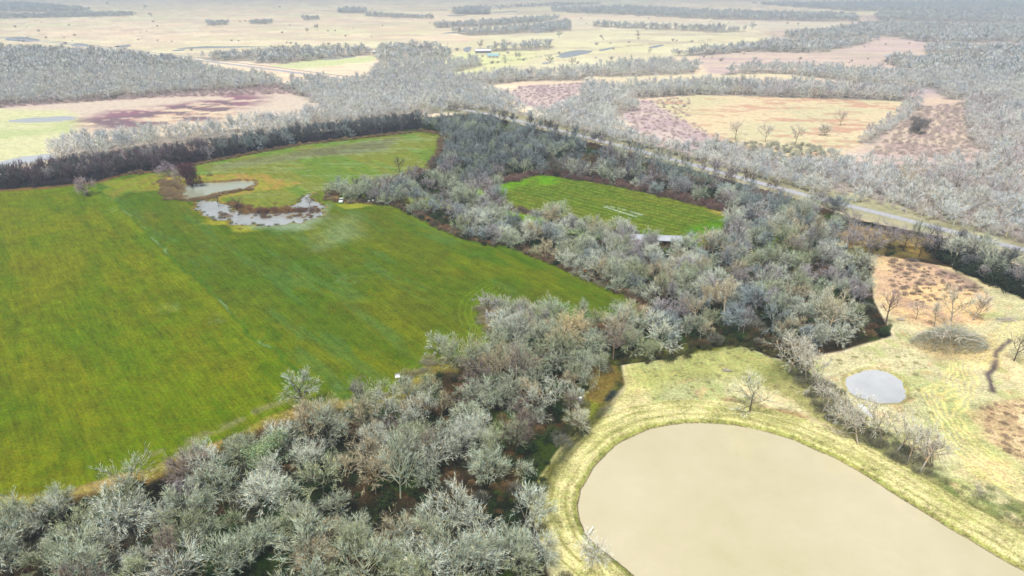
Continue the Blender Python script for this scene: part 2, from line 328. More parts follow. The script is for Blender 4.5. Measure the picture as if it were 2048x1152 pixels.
# --- property: woodland floor
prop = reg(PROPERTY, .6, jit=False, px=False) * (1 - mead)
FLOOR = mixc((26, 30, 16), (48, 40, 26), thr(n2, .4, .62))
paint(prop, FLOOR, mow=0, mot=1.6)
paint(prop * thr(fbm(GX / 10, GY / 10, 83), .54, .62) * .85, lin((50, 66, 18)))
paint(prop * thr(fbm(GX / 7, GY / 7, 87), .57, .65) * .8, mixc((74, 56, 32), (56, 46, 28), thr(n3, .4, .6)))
paint(reg([(560, 960), (620, 1010), (560, 1152), (400, 1200), (330, 1060)], 6) * thr(n2, .3, .5), lin((34, 52, 14)))
paint(reg([(1180, 735), (1250, 735), (1250, 775), (1190, 835), (1140, 880), (1140, 800)], 2), mixc((108, 112, 34), (112, 96, 44), thr(n2, .42, .6)))
paint(reg([(1215, 690), (1400, 680), (1480, 684), (1480, 690), (1380, 704), (1215, 728)], 1.5), mixc((90, 92, 30), (60, 62, 26), thr(n2, .42, .6)))
paint(reg([(1600, 470), (1720, 450), (1880, 480), (1860, 518), (1740, 512), (1580, 508)], 3), mixc((150, 124, 66), (104, 92, 50), thr(n2, .38, .6)))
paint(reg([(1500, 480), (1600, 470), (1600, 500), (1500, 510)], 3) * .7, lin((110, 130, 40)))
paint(reg([(640, 395), (660, 380), (760, 378), (850, 395), (980, 400), (900, 420), (790, 410), (680, 408)], 2), mixc((96, 130, 26), (120, 132, 34), thr(n2, .4, .6)))
paint(reg([(920, 380), (975, 372), (980, 395), (1090, 430), (1200, 455), (1400, 500), (1400, 515), (1200, 480), (1050, 450), (930, 402)], 2), mixc((110, 150, 30), (90, 112, 30), thr(n2, .4, .6)))
# fringe of rusty dry growth along the field edges
dF = sdist(GX + wx * 3, GY + wy * 3, FIELD); 
fr = sstep(1 - np.abs(dF + 2.0) / 4) * prop
paint(fr * .9, mixc((128, 94, 58), (100, 76, 54), thr(n3, .4, .6)), mot=1.5)
botm = sstep((200 - GY) / 40) * sstep((20 - GX) / 30)
paint(sstep(1 - np.abs(dF + 1) / 5) * prop * botm, mixc((150, 130, 76), (128, 122, 50), thr(n2, .4, .6)))
dF2 = sdist(GX + wx * 3, GY + wy * 3, FIELD2)
paint(sstep(1 - np.abs(dF2 + 1.5) / 2.5) * prop * .7, mixc((120, 86, 66), (104, 66, 58), thr(n2, .45, .6)))
# --- the big field: green grass, paler yellow left of the ditch
fld = sstep(dF / .8 * .5 + .5)
sx, sy = at(200, 380), at(600, 745); ang = math.atan2(sy[1] - sx[1], sy[0] - sx[0])
U = GX * math.cos(ang) + GY * math.sin(ang); V = -GX * math.sin(ang) + GY * math.cos(ang)
Lp = ldist(GX, GY, DITCH)
ex, ey = DITCH[-1] - DITCH[0]; side = (GX - DITCH[0][0]) * ey - (GY - DITCH[0][1]) * ex
dirleft = np.where(side * (ey * -1 if False else 1) > 0, 1., 0.)
# left of the ditch as seen in the photo
lpoly = np.vstack([atp([(-900, 300), (150, 330)]), DITCH, atp([(640, 790), (640, 1500), (-900, 1500)])])
left = sstep(sdist(GX, GY, lpoly) / 1.2 * .5 + .5)
GR = mixc((70, 97, 8), (86, 99, 14), thr(n1, .36, .62)); GL = mixc((90, 108, 4), (102, 109, 8), thr(n1 * .6 + n2 * .4, .38, .62))
paint(fld, GR * (1 - left[:, None]) + GL * left[:, None], mow=1, mot=1)
paint(fld * thr(fbm(U / 40, V / 5, 91), .5, .68) * .5, lin((66, 94, 4)))
paint(fld * thr(fbm(U / 22, V / 9, 95), .55, .7) * .45, lin((106, 112, 8)))
paint(fld * (1 - left) * thr(fbm(U / 26, V / 5, 97), .56, .7) * .5, lin((76, 106, 44)))
paint(fld * thr(fbm(GX / 9, GY / 9, 99), .56, .66) * .25, lin((86, 84, 14)))
farf = reg([(330, 345), (420, 324), (600, 292), (840, 266), (880, 275), (860, 335), (800, 352), (700, 372), (640, 382), (560, 424), (470, 415), (460, 395), (520, 370), (400, 360)], 4) * fld
paint(farf, mixc((98, 122, 40), (114, 120, 42), thr(fbm(U / 40, V / 8, 101), .42, .58)))
paint(farf * reg([(420, 330), (800, 272), (780, 300), (560, 322), (430, 345)], 5), mixc((118, 122, 66), (104, 104, 58), thr(n2, .4, .6)), gls=.85)
paint(farf * thr(fbm(GX / 30, GY / 2.5, 105), .58, .66) * .35, lin((140, 160, 112)))
paint(reg([(200, 366), (330, 345), (400, 352), (350, 390), (260, 380), (230, 400)], 3) * fld * .8, mixc((122, 132, 34), (128, 122, 46), thr(fbm(GX / 3, GY / 20, 5), .4, .6)))
paint(reg([(310, 380), (330, 355), (400, 350), (440, 352), (510, 346), (590, 366), (580, 374), (520, 380), (450, 396), (460, 410), (420, 400), (370, 402)], 1.6) * fld, mixc((150, 126, 60), (134, 134, 46), thr(n3, .4, .6)))
paint(reg([(640, 398), (655, 384), (700, 372), (770, 376), (790, 408), (700, 416)], 1.5) * fld, mixc((110, 136, 24), (134, 138, 40), thr(n2, .45, .6)))
paint(fld * sstep(1 - ldist(GX + wx * 4, GY + wy * 4, DITCH) / 1.3) * .8, lin((66, 98, 14)))
Lp = ldist(GX + wx * 4, GY + wy * 4, DITCH)
paint(fld * sstep(1 - Lp / .7) * thr(fbm(U / 12, V / 6, 9), .50, .6) * .5, lin((118, 142, 100)), gls=.6)
paint(fld * left * sstep(1 - np.abs(Lp - 3) / 3) * .2, lin((96, 124, 8)))
for (x, y, r_) in [(165, 384, 4), (245, 402, 3), (235, 418, 5), (700, 560, 6), (690, 760, 5), (860, 395, 6), (330, 620, 5), (420, 640, 4), (770, 395, 7)]:
    q = at(x, y); paint(fld * sstep(1.3 - np.hypot((JX - q[0]), (JY - q[1])) / r_) * thr(fbm(GX / 1.5, GY / 1.5, 7), .4, .6) * .2, lin((120, 140, 90)), gls=.4)
paint(reg([(560, 430), (660, 410), (650, 440), (600, 458), (480, 456)], 4) * fld * .7, lin((134, 152, 120)), gls=.7)
paint(reg([(640, 460), (700, 430), (720, 470), (640, 500)], 8) * fld * .35, lin((140, 160, 120)))
paint(reg([(450, 452), (500, 446), (512, 462), (480, 468)], 1.5) * fld * .7, lin((146, 146, 40)))
paint(reg([(400, 440), (450, 442), (445, 450), (410, 448)], 1.5) * fld * .6, lin((164, 156, 44)))
paint(reg([(200, 380), (300, 480), (210, 420)], 5) * fld * .2, lin((96, 130, 10)))
# tyre turns round the tip of the wood
for pl in ([(1000, 690), (962, 660), (945, 630), (950, 600), (985, 575)], [(850, 300), (760, 325), (700, 345)]):
    d = ldist(GX, GY, smooth(atp(pl), 3, False))
    for k in range(3): paint(fld * sstep(1 - np.abs(d - k * 1.9 - n2) / .6) * .35, lin((116, 136, 30)))
paint(fld * sstep(1 - np.abs(sdist(GX, GY, FIELD) - 3) / 1.6) * .3 * (1 - farf), lin((106, 122, 20)))
dh = ldist(GX + wx * 2, GY + wy * 2, atp([(300, 930), (400, 890), (520, 835), (600, 805)]))
paint(fld * sstep(1 - np.abs(dh - 3) / 2.2) * thr(fbm(GX / 3, GY / 3, 17), .42, .55) * .7, lin((120, 118, 76)))
# --- the small field in the wood
f2 = sstep(dF2 / .8 * .5 + .5)
a2, b2 = at(1085, 350), at(1460, 430); an2 = math.atan2(b2[1] - a2[1], b2[0] - a2[0])
U2 = GX * math.cos(an2) + GY * math.sin(an2); V2 = -GX * math.sin(an2) + GY * math.cos(an2)
paint(f2, mixc((78, 102, 8), (92, 104, 16), thr(fbm(U2 / 30, V2 / 2.2, 3), .42, .58)), mow=.6)
paint(f2 * thr(np.sin(V2 * 1.6 + fbm(GX / 15, GY / 15, 4) * 9), .5, .9) * .35, lin((142, 150, 76)))
paint(f2 * reg([(1070, 352), (1110, 352), (1120, 366), (1075, 368)], 5), lin((90, 138, 4)))
paint(f2 * reg([(975, 380), (1000, 362), (1050, 356), (1060, 366), (1000, 385)], 5), lin((92, 134, 6)))
paint(f2 * reg([(1370, 455), (1440, 438), (1462, 440), (1430, 480), (1390, 480)], 5), lin((76, 118, 6)))
paint(f2 * reg([(1420, 418), (1462, 428), (1462, 438), (1420, 426)], 2), lin((150, 136, 60)))
for pl in ([(1208, 411), (1245, 418), (1290, 432)], [(1210, 414), (1240, 423), (1275, 434)]):
    paint(sstep(1 - ldist(GX + wx, GY + wy, atp(pl)) / 1.1) * thr(fbm(U2 / 3, V2, 9), .35, .45), lin((160, 176, 150)), gls=.8)
# --- mown rings round the big pond
dP = sdist(GX, GY, POND); ring = sstep((dP + 9) / .8) * sstep(-dP / .5 + .3)
ringc = mixc((194, 186, 130), (172, 168, 108), thr(fbm(GX / 6, GY / 6, 3), .4, .6))
paint(ring * sstep((dP + 11) / 1.5), ringc, mow=0, mot=1.4)
for k, (o_, w_) in enumerate(((1.5, .25), (2.4, .5), (3.6, .3), (5.2, .6), (6.1, .25), (7.6, .4))): paint(ring * sstep(1 - np.abs(dP + o_ + (n1 - .5) * 2.4 + (n3 - .5) * .6) / w_) * (.4 + .5 * thr(fbm(GX / 7, GY / 7, 120 + k), .4, .6)), lin((140, 138, 76) if k % 2 else (212, 204, 144)))
paint(sstep(1 - np.abs(dP + .6) / .9) * .85, lin((132, 136, 62)))
paint(sstep(1 - np.abs(dP + .1) / .35), lin((120, 106, 84)))
dW = ldist(GX + wx * 2, GY + wy * 2, smooth(WASH, 2, False))
paint(sstep(1 - dW / 2.4) * .9, mixc((48, 56, 28), (84, 84, 34), thr(n3, .4, .6)))
paint(sstep(1 - ldist(GX, GY, atp([(1228, 783), (1214, 800)])) / 1.4), lin((40, 48, 44)), gls=1)
dC = ldist(GX + wx, GY + wy, CREEK); paint(sstep(1 - dC / 1.6) * .9, mixc((40, 42, 24), (82, 84, 26), thr(n2, .4, .6)), gls=.6)
for (P, zd) in ((POND2, 1), (POND3, .7), (FLOOD, .2)):
    d = sdist(GX, GY, P); paint(sstep(1 - np.abs(d + .6) / 1.0) * .7, lin((140, 112, 62)) if P is not POND2 else lin((150, 140, 84)))
# --- roads
dR = ldist(GX, GY, ROAD); paint(sstep((20 - dR) / 5) * (1 - sstep(sdist(GX, GY, PROPERTY) + 1)) * (1 - mead) * .85, mixc((150, 148, 116), (124, 122, 92), thr(n2, .4, .6))); verge = sstep((5 - dR) / 2)
paint(verge * .8, mixc((150, 150, 122), (140, 134, 112), thr(n2, .4, .6)))
# --- relief: ponds and ditches are cut into the sheet
for (P, dz) in ((POND, 1.6), (POND2, 1.2), (POND3, 1.0), (FLOOD, .5)):
    d = sdist(GX, GY, P); GZ -= np.where(d > -2.5, sstep((d + 2.5) / 5) * dz, 0)
GZ -= sstep(1 - dC / 2.5) * .8
# shrink to 4 mm wide numbers and build
idx = np.arange(nr * na).reshape(nr, na)
nx = np.roll(idx, -1, 1)
q = np.stack([idx[:-1], idx[1:], nx[1:], nx[:-1]], -1).reshape(-1, 4)
top = nr * na
V_ = np.column_stack([GX, GY, GZ]); V_ = np.vstack([V_, [[0, 0, 0]]])
me = bpy.data.meshes.new('ground'); nq = len(q)
tri = np.stack([idx[-1], np.full(na, top), nx[-1]], -1)
me.vertices.add(len(V_)); me.vertices.foreach_set('co', V_.astype(np.float32).ravel())
me.loops.add(nq * 4 + na * 3); me.loops.foreach_set('vertex_index', np.concatenate([q.ravel(), tri.ravel()]).astype(np.int32))
me.polygons.add(nq + na)
me.polygons.foreach_set('loop_start', np.concatenate([np.arange(nq) * 4, nq * 4 + np.arange(na) * 3]).astype(np.int32))
me.update(calc_edges=True); me.validate()
me.polygons.foreach_set('use_smooth', [True] * len(me.polygons))
A = me.attributes.new('alb', 'FLOAT_COLOR', 'POINT')
A.data.foreach_set('color', np.column_stack([np.vstack([ALB, ALB[-1:]]), np.ones(top + 1)]).astype(np.float32).ravel())
A = me.attributes.new('surf', 'FLOAT_VECTOR', 'POINT')
S_ = np.column_stack([MOW, MOT, GLS]); A.data.foreach_set('vector', np.vstack([S_, S_[-1:]]).astype(np.float32).ravel())
ground = bpy.data.objects.new('ground', me); col.objects.link(ground); tag(ground, kind='structure')

m, t, b = mat('ground', rough=.95, spec=.03)
ga = N(t, 'ShaderNodeAttribute', attribute_name='alb'); gs = N(t, 'ShaderNodeAttribute', attribute_name='surf')
sep = N(t, 'ShaderNodeSeparateXYZ'); t.links.new(gs.outputs['Vector'], sep.inputs[0])
geo = N(t, 'ShaderNodeNewGeometry')
def fine(scale, rot=0, stretch=(1, 1, 1), detail=5):
    m0 = N(t, 'ShaderNodeMapping'); m0.inputs['Rotation'].default_value = (0, 0, rot); t.links.new(geo.outputs['Position'], m0.inputs[0])
    mp = N(t, 'ShaderNodeMapping'); mp.inputs['Scale'].default_value = stretch; t.links.new(m0.outputs[0], mp.inputs[0])
    n = N(t, 'ShaderNodeTexNoise', Scale=scale, Detail=detail, Roughness=.65); t.links.new(mp.outputs[0], n.inputs['Vector']); return n.outputs[0]
def mth(op, a, b_=None, c=None):
    n = N(t, 'ShaderNodeMath', operation=op)
    for i, v in enumerate((a, b_, c)):
        if v is None: continue
        if isinstance(v, (int, float)): n.inputs[i].default_value = v
        else: t.links.new(v, n.inputs[i])
    return n.outputs[0]
f1 = fine(1.3); f2_ = fine(.22); st = fine(1.0, -ang, (.12, 1.6, 1)); st2 = fine(.35, -ang + R(4), (.2, 1.5, 1), 4)
f0 = fine(3.2, 0, (1, 1, 1), 3); a_ = mth('ADD', mth('MULTIPLY', mth('SUBTRACT', f1, .5), 1.5), mth('MULTIPLY', mth('SUBTRACT', f0, .5), 1.5)); b__ = mth('MULTIPLY', mth('SUBTRACT', f2_, .5), 1.0)
s1 = mth('MULTIPLY', mth('MULTIPLY', mth('SUBTRACT', st, .5), 1.1), sep.outputs[0])
s2 = mth('MULTIPLY', mth('MULTIPLY', mth('SUBTRACT', st2, .5), .8), sep.outputs[0])
tot = mth('ADD', mth('MULTIPLY', mth('ADD', a_, b__), sep.outputs[1]), mth('ADD', s1, s2))
tot = mth('ADD', tot, 1.0); tot = mth('MAXIMUM', tot, .25)
vm = N(t, 'ShaderNodeVectorMath', operation='SCALE'); t.links.new(ga.outputs['Color'], vm.inputs[0]); t.links.new(tot, vm.inputs['Scale'])
hue = N(t, 'ShaderNodeHueSaturation'); t.links.new(vm.outputs[0], hue.inputs['Color'])
hn = fine(.6); t.links.new(mth('ADD', mth('MULTIPLY', mth('SUBTRACT', hn, .5), .12), .5), hue.inputs['Hue'])
t.links.new(hue.outputs[0], b.inputs['Base Color'])
wetn = mth('MULTIPLY', sep.outputs[2], mth('GREATER_THAN', fine(.8, -ang, (.2, 1.5, 1)), .47))
t.links.new(mth('SUBTRACT', .95, mth('MULTIPLY', wetn, .75)), b.inputs['Roughness'])
t.links.new(mth('ADD', .02, mth('MULTIPLY', wetn, .6)), b.inputs['Specular IOR Level'])
bp = N(t, 'ShaderNodeBump', Strength=.5, Distance=.25); t.links.new(f1, bp.inputs['Height']); t.links.new(bp.outputs[0], b.inputs['Normal'])
me.materials.append(m)

# ------------------------------------------------------------ water
def water_mat(name, c, rough, bump=.02, spec=.5, c2=None, sheen=2.0):  # base colours also carry part of the bright sky's reflection
    m, t, b = mat(name, c, rough, spec); b.inputs['IOR'].default_value = 1.33; b.inputs['Coat Weight'].default_value = 1; b.inputs['Coat IOR'].default_value = sheen; b.inputs['Coat Roughness'].default_value = rough
    g = N(t, 'ShaderNodeNewGeometry'); n = N(t, 'ShaderNodeTexNoise', Scale=1.6, Detail=3); t.links.new(g.outputs['Position'], n.inputs['Vector'])
    bm = N(t, 'ShaderNodeBump', Strength=bump, Distance=.1); t.links.new(n.outputs[0], bm.inputs['Height']); t.links.new(bm.outputs[0], b.inputs['Normal'])
    if c2:
        n2 = N(t, 'ShaderNodeTexNoise', Scale=.035, Detail=9, Roughness=.72); t.links.new(g.outputs['Position'], n2.inputs['Vector'])
        r = N(t, 'ShaderNodeValToRGB'); r.color_ramp.elements[0].position = .35; r.color_ramp.elements[1].position = .65
        r.color_ramp.elements[0].color = (*c, 1); r.color_ramp.elements[1].color = (*c2, 1); t.links.new(n2.outputs[0], r.inputs[0]); t.links.new(r.outputs[0], b.inputs['Base Color'])
    return m
M_mud = water_mat('silty_water', tuple(lin((212, 200, 166))), .04, .015, .5, tuple(lin((198, 188, 148))), 2.5)
M_wat = water_mat('still_water', tuple(lin((184, 188, 186))), .05, .03, .8, tuple(lin((150, 154, 148))), 2.3)
M_pud = water_mat('puddle_water', tuple(lin((226, 230, 232))), .12, .05, .8)
def sheet(name, P, z, mt, kind='structure'):
    P = np.array(P); n = len(P)
    o = mk(name, [(x, y, z) for x, y in P], [tuple(range(n))], [mt]); tag(o, kind=kind); return o
sheet('pond_water', POND, -.75, M_mud); sheet('pond_water', POND2, -.55, water_mat('sky_paled_water', tuple(lin((210, 212, 214))), .04, .02, .8, tuple(lin((180, 182, 182))), 2.2))
sheet('pond_water', POND3, -.45, water_mat('pale_green_water', tuple(lin((176, 182, 156))), .05, .02, .7, None, 2.4)); sheet('flood_water', FLOOD, -.22, M_wat)
def puddle(poly, name='puddle'):
    P = smooth(atp(poly), 2); c = P.mean(0)
    d = P - c; k = 1 + (fbm(P[:, 0] / 6, P[:, 1] / 6, 3) - .5)[:, None] * .5
    sheet(name, c + d * k, .012, M_pud)
for p in ([(5, 240), (60, 236), (148, 231), (150, 240), (100, 244), (30, 246)], [(-30, 330), (40, 314), (95, 307), (118, 316), (60, 326), (0, 334)],
          [(230, 92), (262, 88), (262, 94), (236, 96)], [(350, 98), (380, 93), (480, 92), (560, 94), (470, 95), (400, 97)], [(340, 101), (365, 98), (372, 101), (350, 103)],
          [(1110, 112), (1135, 102), (1185, 99), (1190, 104), (1150, 112), (1125, 118)], [(1195, 100), (1230, 93), (1225, 98), (1200, 103)], [(1080, 128), (1100, 122), (1112, 122), (1090, 129)],
          [(0, 78), (40, 72), (85, 80), (60, 84), (20, 82)], [(135, 89), (165, 86), (185, 92), (150, 94)], [(880, 66), (930, 62), (935, 63), (890, 68)], [(1295, 94), (1330, 88), (1325, 93), (1300, 97)],
          [(925, 96), (945, 92), (940, 104), (930, 105)], [(1066, 66), (1075, 62), (1100, 60), (1080, 67)], [(640, 118), (700, 113), (720, 111), (700, 116), (650, 121)], [(980, 24), (1040, 22), (1035, 24), (985, 26)],
          [(890, 30), (950, 31), (900, 33)], [(240, 90), (235, 95), (225, 93)]):
    puddle(p)
puddle([(1712, 800), (1740, 820), (1752, 842), (1722, 822)]); puddle([(40, 366), (100, 362), (150, 355), (150, 361), (90, 369), (45, 372)]); puddle([(1662, 640), (1680, 645), (1678, 665), (1664, 662)])
def strip(name, line, wd, z, mt, off=0):
    L = smooth(line, 3, False); T = np.gradient(L, axis=0); T /= np.linalg.norm(T, axis=1)[:, None]; Nn = np.column_stack([-T[:, 1], T[:, 0]])
    a = L + Nn * (off + wd / 2); b_ = L + Nn * (off - wd / 2); n = len(L)
    vs = [(x, y, z) for x, y in a] + [(x, y, z) for x, y in b_]
    o = mk(name, vs, [(i, i + n, i + n + 1, i + 1) for i in range(n - 1)], [mt]); tag(o, kind='structure'); return o
M_road = noisy('worn_asphalt', tuple(lin((156, 156, 164))), tuple(lin((176, 176, 180))), .8, .85, .3, coord='Object')
strip('road', ROAD, 5.0, .02, M_road); strip('highway', HIGHWAY, 9, .02, M_road)
strip('highway_ditch', HIGHWAY[:7], 4, .016, M_pud, 16); strip('road_marking', ROAD, .15, .024, noisy('old_yellow_paint', (.6, .5, .2), (.5, .42, .2), 3))

# ------------------------------------------------------------ trees
class G:
    def __init__(s): s.v = []; s.f = []; s.c = []
    def tube(s, pts, r0, r1, k, shade=1.0):
        n = len(pts); base = len(s.v)
        for i, p in enumerate(pts):
            d = (pts[min(i + 1, n - 1)] - pts[max(i - 1, 0)]).normalized()
            a = d.orthogonal().normalized(); b = d.cross(a); r = r0 + (r1 - r0) * i / (n - 1)
            for j in range(k):
                th = 2 * math.pi * j / k; s.v.append(p + (a * math.cos(th) + b * math.sin(th)) * r)
        for i in range(n - 1):
            for j in range(k):
                s.f.append((base + i * k + j, base + i * k + (j + 1) % k, base + (i + 1) * k + (j + 1) % k, base + (i + 1) * k + j)); s.c.append(shade)
    def ribbon(s, pts, w0, w1, shade):
        d = (pts[-1] - pts[0]); a = d.cross(Vector((random.gauss(0, 1), random.gauss(0, 1), random.gauss(0, 1)))).normalized()
        base = len(s.v); n = len(pts)
        for i, p in enumerate(pts[:-1]):
            w_ = w0 + (w1 - w0) * i / (n - 1); s.v += [p + a * w_ * .5, p - a * w_ * .5]
        s.v.append(pts[-1])
        for i in range(n - 2): s.f.append((base + 2 * i, base + 2 * i + 1, base + 2 * i + 3, base + 2 * i + 2)); s.c.append(shade)
        e = base + 2 * (n - 2); s.f.append((e, e + 1, e + 2)); s.c.append(shade)
    def mesh(s, name, m):
        me = bpy.data.meshes.new(name); me.from_pydata([tuple(v) for v in s.v], [], s.f); me.materials.append(m)
        A = me.attributes.new('shade', 'FLOAT_COLOR', 'FACE')
        sc = np.array(s.c); wv = rng.normal(0, .10, len(sc)); wv = np.where(rng.random(len(sc)) < .12, .32, wv)
        A.data.foreach_set('color', np.column_stack([sc * (1 + wv * .8), sc, sc * (1 - wv), np.ones(len(sc))]).astype(np.float32).ravel())
        me.update(); return me
def rv(): return Vector((random.gauss(0, 1), random.gauss(0, 1), random.gauss(0, 1))).normalized()
def path(p, d, L, n, wob, up):
    pts = [p.copy()]; d = d.normalized()
    for i in range(n):
        d = (d + rv() * wob + Vector((0, 0, up))).normalized(); p = p + d * (L / n); pts.append(p.copy())
    return pts
def on(pts, t):
    x = t * (len(pts) - 1); i = min(int(x), len(pts) - 2); f = x - i
    return pts[i].lerp(pts[i + 1], f), (pts[i + 1] - pts[i]).normalized()
def tree(h=10, spread=5, stems=1, fork=.25, limbs=6, n2=9, n3=7, n4=6, tw=.05, up=.12, wob=.22, lean=0, sparse=False, limbshade=1.0, twl=1.0, hi=(.75, 1.75)):
    """bare winter tree; returns (trunk mesh data, crown mesh data)"""
    T, C = G(), G()
    for s_ in range(stems):
        a0 = random.uniform(0, 6.28)
        base = Vector((math.cos(a0), math.sin(a0), 0)) * (.5 if stems > 1 else 0) - Vector((0, 0, .3))
        d0 = Vector((lean + random.uniform(-.06, .06), random.uniform(-.06, .06), 1)) if stems == 1 else Vector((math.cos(a0) * .35, math.sin(a0) * .35, 1))
        tr = path(base, d0, h * (fork + .3) + .3, 6, .07, .02); r0 = .022 * h / stems ** .4
        T.tube(tr, r0, r0 * .45, 6, limbshade)
        for i in range(limbs):
            t_ = fork / (fork + .3) + (1 - fork / (fork + .3)) * (i + random.random()) / limbs
            p, d = on(tr, min(t_, 1)); az = 2.4 * i + random.uniform(-.5, .5) + a0
            el = R(random.uniform(18, 50)) + (t_ - .5) * 1.0; el = max(.15, min(el, 1.45))
            L = spread * random.uniform(.8, 1.15) * (1.1 - .2 * t_) * (1 if el < 1 else max(.9, h * .4 / spread))
            dd = Vector((math.cos(az) * math.cos(el), math.sin(az) * math.cos(el), math.sin(el)))
            lp = path(p, dd, L, 6, wob, up); rl = r0 * random.uniform(.38, .5)
            T.tube(lp, rl, .03, 5 if not sparse else 5, limbshade)
            for j in range(n2):
                tt = .25 + .75 * (j + random.random()) / n2; p2, d2 = on(lp, tt)
                q_ = (d2 * .55 + rv() * .85 + Vector((0, 0, .25))).normalized(); L2 = spread * random.uniform(.28, .5) * (1.15 - .45 * tt)
                bp_ = path(p2, q_, L2, 4, wob, up * .8); C.tube(bp_, .06 + .015 * (1 - tt), .02, 3, random.uniform(.2, .65) * limbshade)  # inner branches darkened: bark tone plus crown self-shade put into colour
                for k in range(n3):
                    t3 = .2 + .8 * (k + random.random()) / n3; p3, d3 = on(bp_, t3)
                    q3 = (d3 * .6 + rv() * .6 + (p3 - Vector((0, 0, h * .45))).normalized() * .5).normalized(); L3 = random.uniform(.9, 1.8) * twl
                    wp = path(p3, q3, L3, 3, wob * .6, up * .6); C.ribbon(wp, tw * 1.3, tw * .6, random.uniform(.35, .95))
                    for l in range(n4):
                        p4, d4 = on(wp, .2 + .8 * random.random()); q4 = (d4 * .9 + rv() * .6 + Vector((0, 0, .1))).normalized()
                        C.ribbon([p4, p4 + q4 * random.uniform(.4, 1.0) * twl], tw * 1.1, tw, random.uniform(*hi))
    return T, C
def bushy(h=4, w_=4, n=900, leaf=.16, tw=.05, leafy=True):
    """dense evergreen or bramble: stems inside, leaf-sized faces in clumps"""
    T, C = G(), G()
    for i in range(7):
        a = random.uniform(0, 6.28); T.tube(path(Vector((0, 0, -.2)), Vector((math.cos(a) * .6, math.sin(a) * .6, 1)), h * .75, 4, .2, .05), .09, .02, 4, .5)
    cl = [Vector((random.gauss(0, .42) * w_ / 2, random.gauss(0, .42) * w_ / 2, h * random.uniform(.15, .85))) for _ in range(26)]
    for i in range(n):
        c = random.choice(cl); p = c + rv() * random.random() ** .5 * w_ * .2; p.z = max(.05, min(p.z, h))
        a = rv() * leaf; b = rv().cross(a).normalized() * leaf * .7; bs = len(C.v); C.v += [p - a, p + b, p + a, p - b]; C.f.append((bs, bs + 1, bs + 2, bs + 3)); C.c.append(random.uniform(.5, 1.35))
    if not leafy:
        for i in range(n // 3):
            c = random.choice(cl); C.ribbon(path(c, rv() + Vector((0, 0, .6)), 1.1, 2, .3, .1), tw, tw * .6, random.uniform(.6, 1.3))
    return T, C
def twigbush(h, w_, n, tw=.05, L=1.0):
    T, C = G(), G()
    for i in range(n):
        a = random.uniform(0, 6.28); r = random.random() ** .6 * w_ / 2; p = Vector((math.cos(a) * r, math.sin(a) * r, 0))
        z = h * (1 - (r / (w_ / 2)) ** 2 * .6) * random.random(); p.z = z
        C.ribbon(path(p, Vector((math.cos(a) * .5, math.sin(a) * .5, .8)) + rv() * .6, L * random.uniform(.6, 1.2), 2, .25, .05), tw, tw * .5, random.uniform(.55, 1.3))
    for i in range(5):
        a = random.uniform(0, 6.28); T.tube(path(Vector((0, 0, -.2)), Vector((math.cos(a) * .7, math.sin(a) * .7, 1)), h * .8, 3, .2, .05), .06, .02, 3, .5)
    return T, C
random.seed(11)
SPEC = {   # name: (words, builder)
 'oak':   [lambda: tree(9.5, 4.8, 1, .2, 8, 8, 5, 6, tw=.044, up=.05), lambda: tree(9, 5.2, 1, .16, 8, 9, 5, 6, tw=.044, up=.02), lambda: tree(10, 4.6, 2, .18, 5, 8, 5, 6, tw=.044, up=.07), lambda: tree(9.5, 5.0, 1, .24, 8, 8, 5, 6, tw=.044, up=.03, wob=.28)],
 'tall':  [lambda: tree(12, 4.0, 1, .4, 8, 8, 6, 4, tw=.038, up=.12, lean=.05), lambda: tree(11, 3.8, 2, .3, 6, 8, 6, 4, tw=.038, up=.14)],
 'bush':  [lambda: tree(6.5, 3.9, 3, .12, 4, 8, 6, 6, tw=.038, up=.09), lambda: tree(5.5, 3.6, 3, .08, 4, 8, 6, 6, tw=.038, up=.05)],
 'open':  [lambda: tree(11, 6.2, 1, .28, 8, 8, 5, 4, tw=.04, up=.05, wob=.32, limbshade=1.3), lambda: tree(9.5, 5.8, 1, .3, 7, 8, 5, 4, tw=.04, up=.02, wob=.38, lean=.15, limbshade=1.2)],
 'ever':  [lambda: bushy(6, 5.5, 7000, .10)],
 'far':   [lambda: tree(9.5, 5.2, 1, .2, 7, 7, 4, 3, tw=.13, twl=1.2, up=.04, limbshade=1.5, hi=(.7, 1.15)), lambda: tree(9, 5.4, 1, .16, 7, 7, 4, 3, tw=.13, twl=1.2, up=.02, limbshade=1.5, hi=(.7, 1.15)), lambda: tree(10, 4.2, 2, .3, 4, 7, 4, 3, tw=.13, up=.1, twl=1.2, hi=(.7, 1.15), limbshade=1.5)],
 'vfar':  [lambda: tree(10.5, 4.8, 1, .15, 6, 6, 3, 1, tw=.34, twl=1.9, hi=(.75, 1.1), limbshade=1.4), lambda: tree(9.5, 5.0, 2, .1, 4, 5, 3, 1, tw=.34, twl=1.9, hi=(.75, 1.1), limbshade=1.4)],
 'brush': [lambda: twigbush(2.2, 4, 420, .06, 1.0), lambda: twigbush(1.6, 3.4, 360, .06, .8)],
 'green': [lambda: bushy(2.0, 3.6, 700, .14)],
 'grass': [lambda: twigbush(.7, 2.4, 260, .05, .6)],
}
PROTO = {}
for k, L_ in SPEC.items():
    for i, f in enumerate(L_):
        T, C = f(); 
        PROTO[(k, i)] = (T.mesh('trunk', M_bark), C.mesh('crown' if k not in ('brush', 'green', 'grass') else 'foliage', M_crown), [])
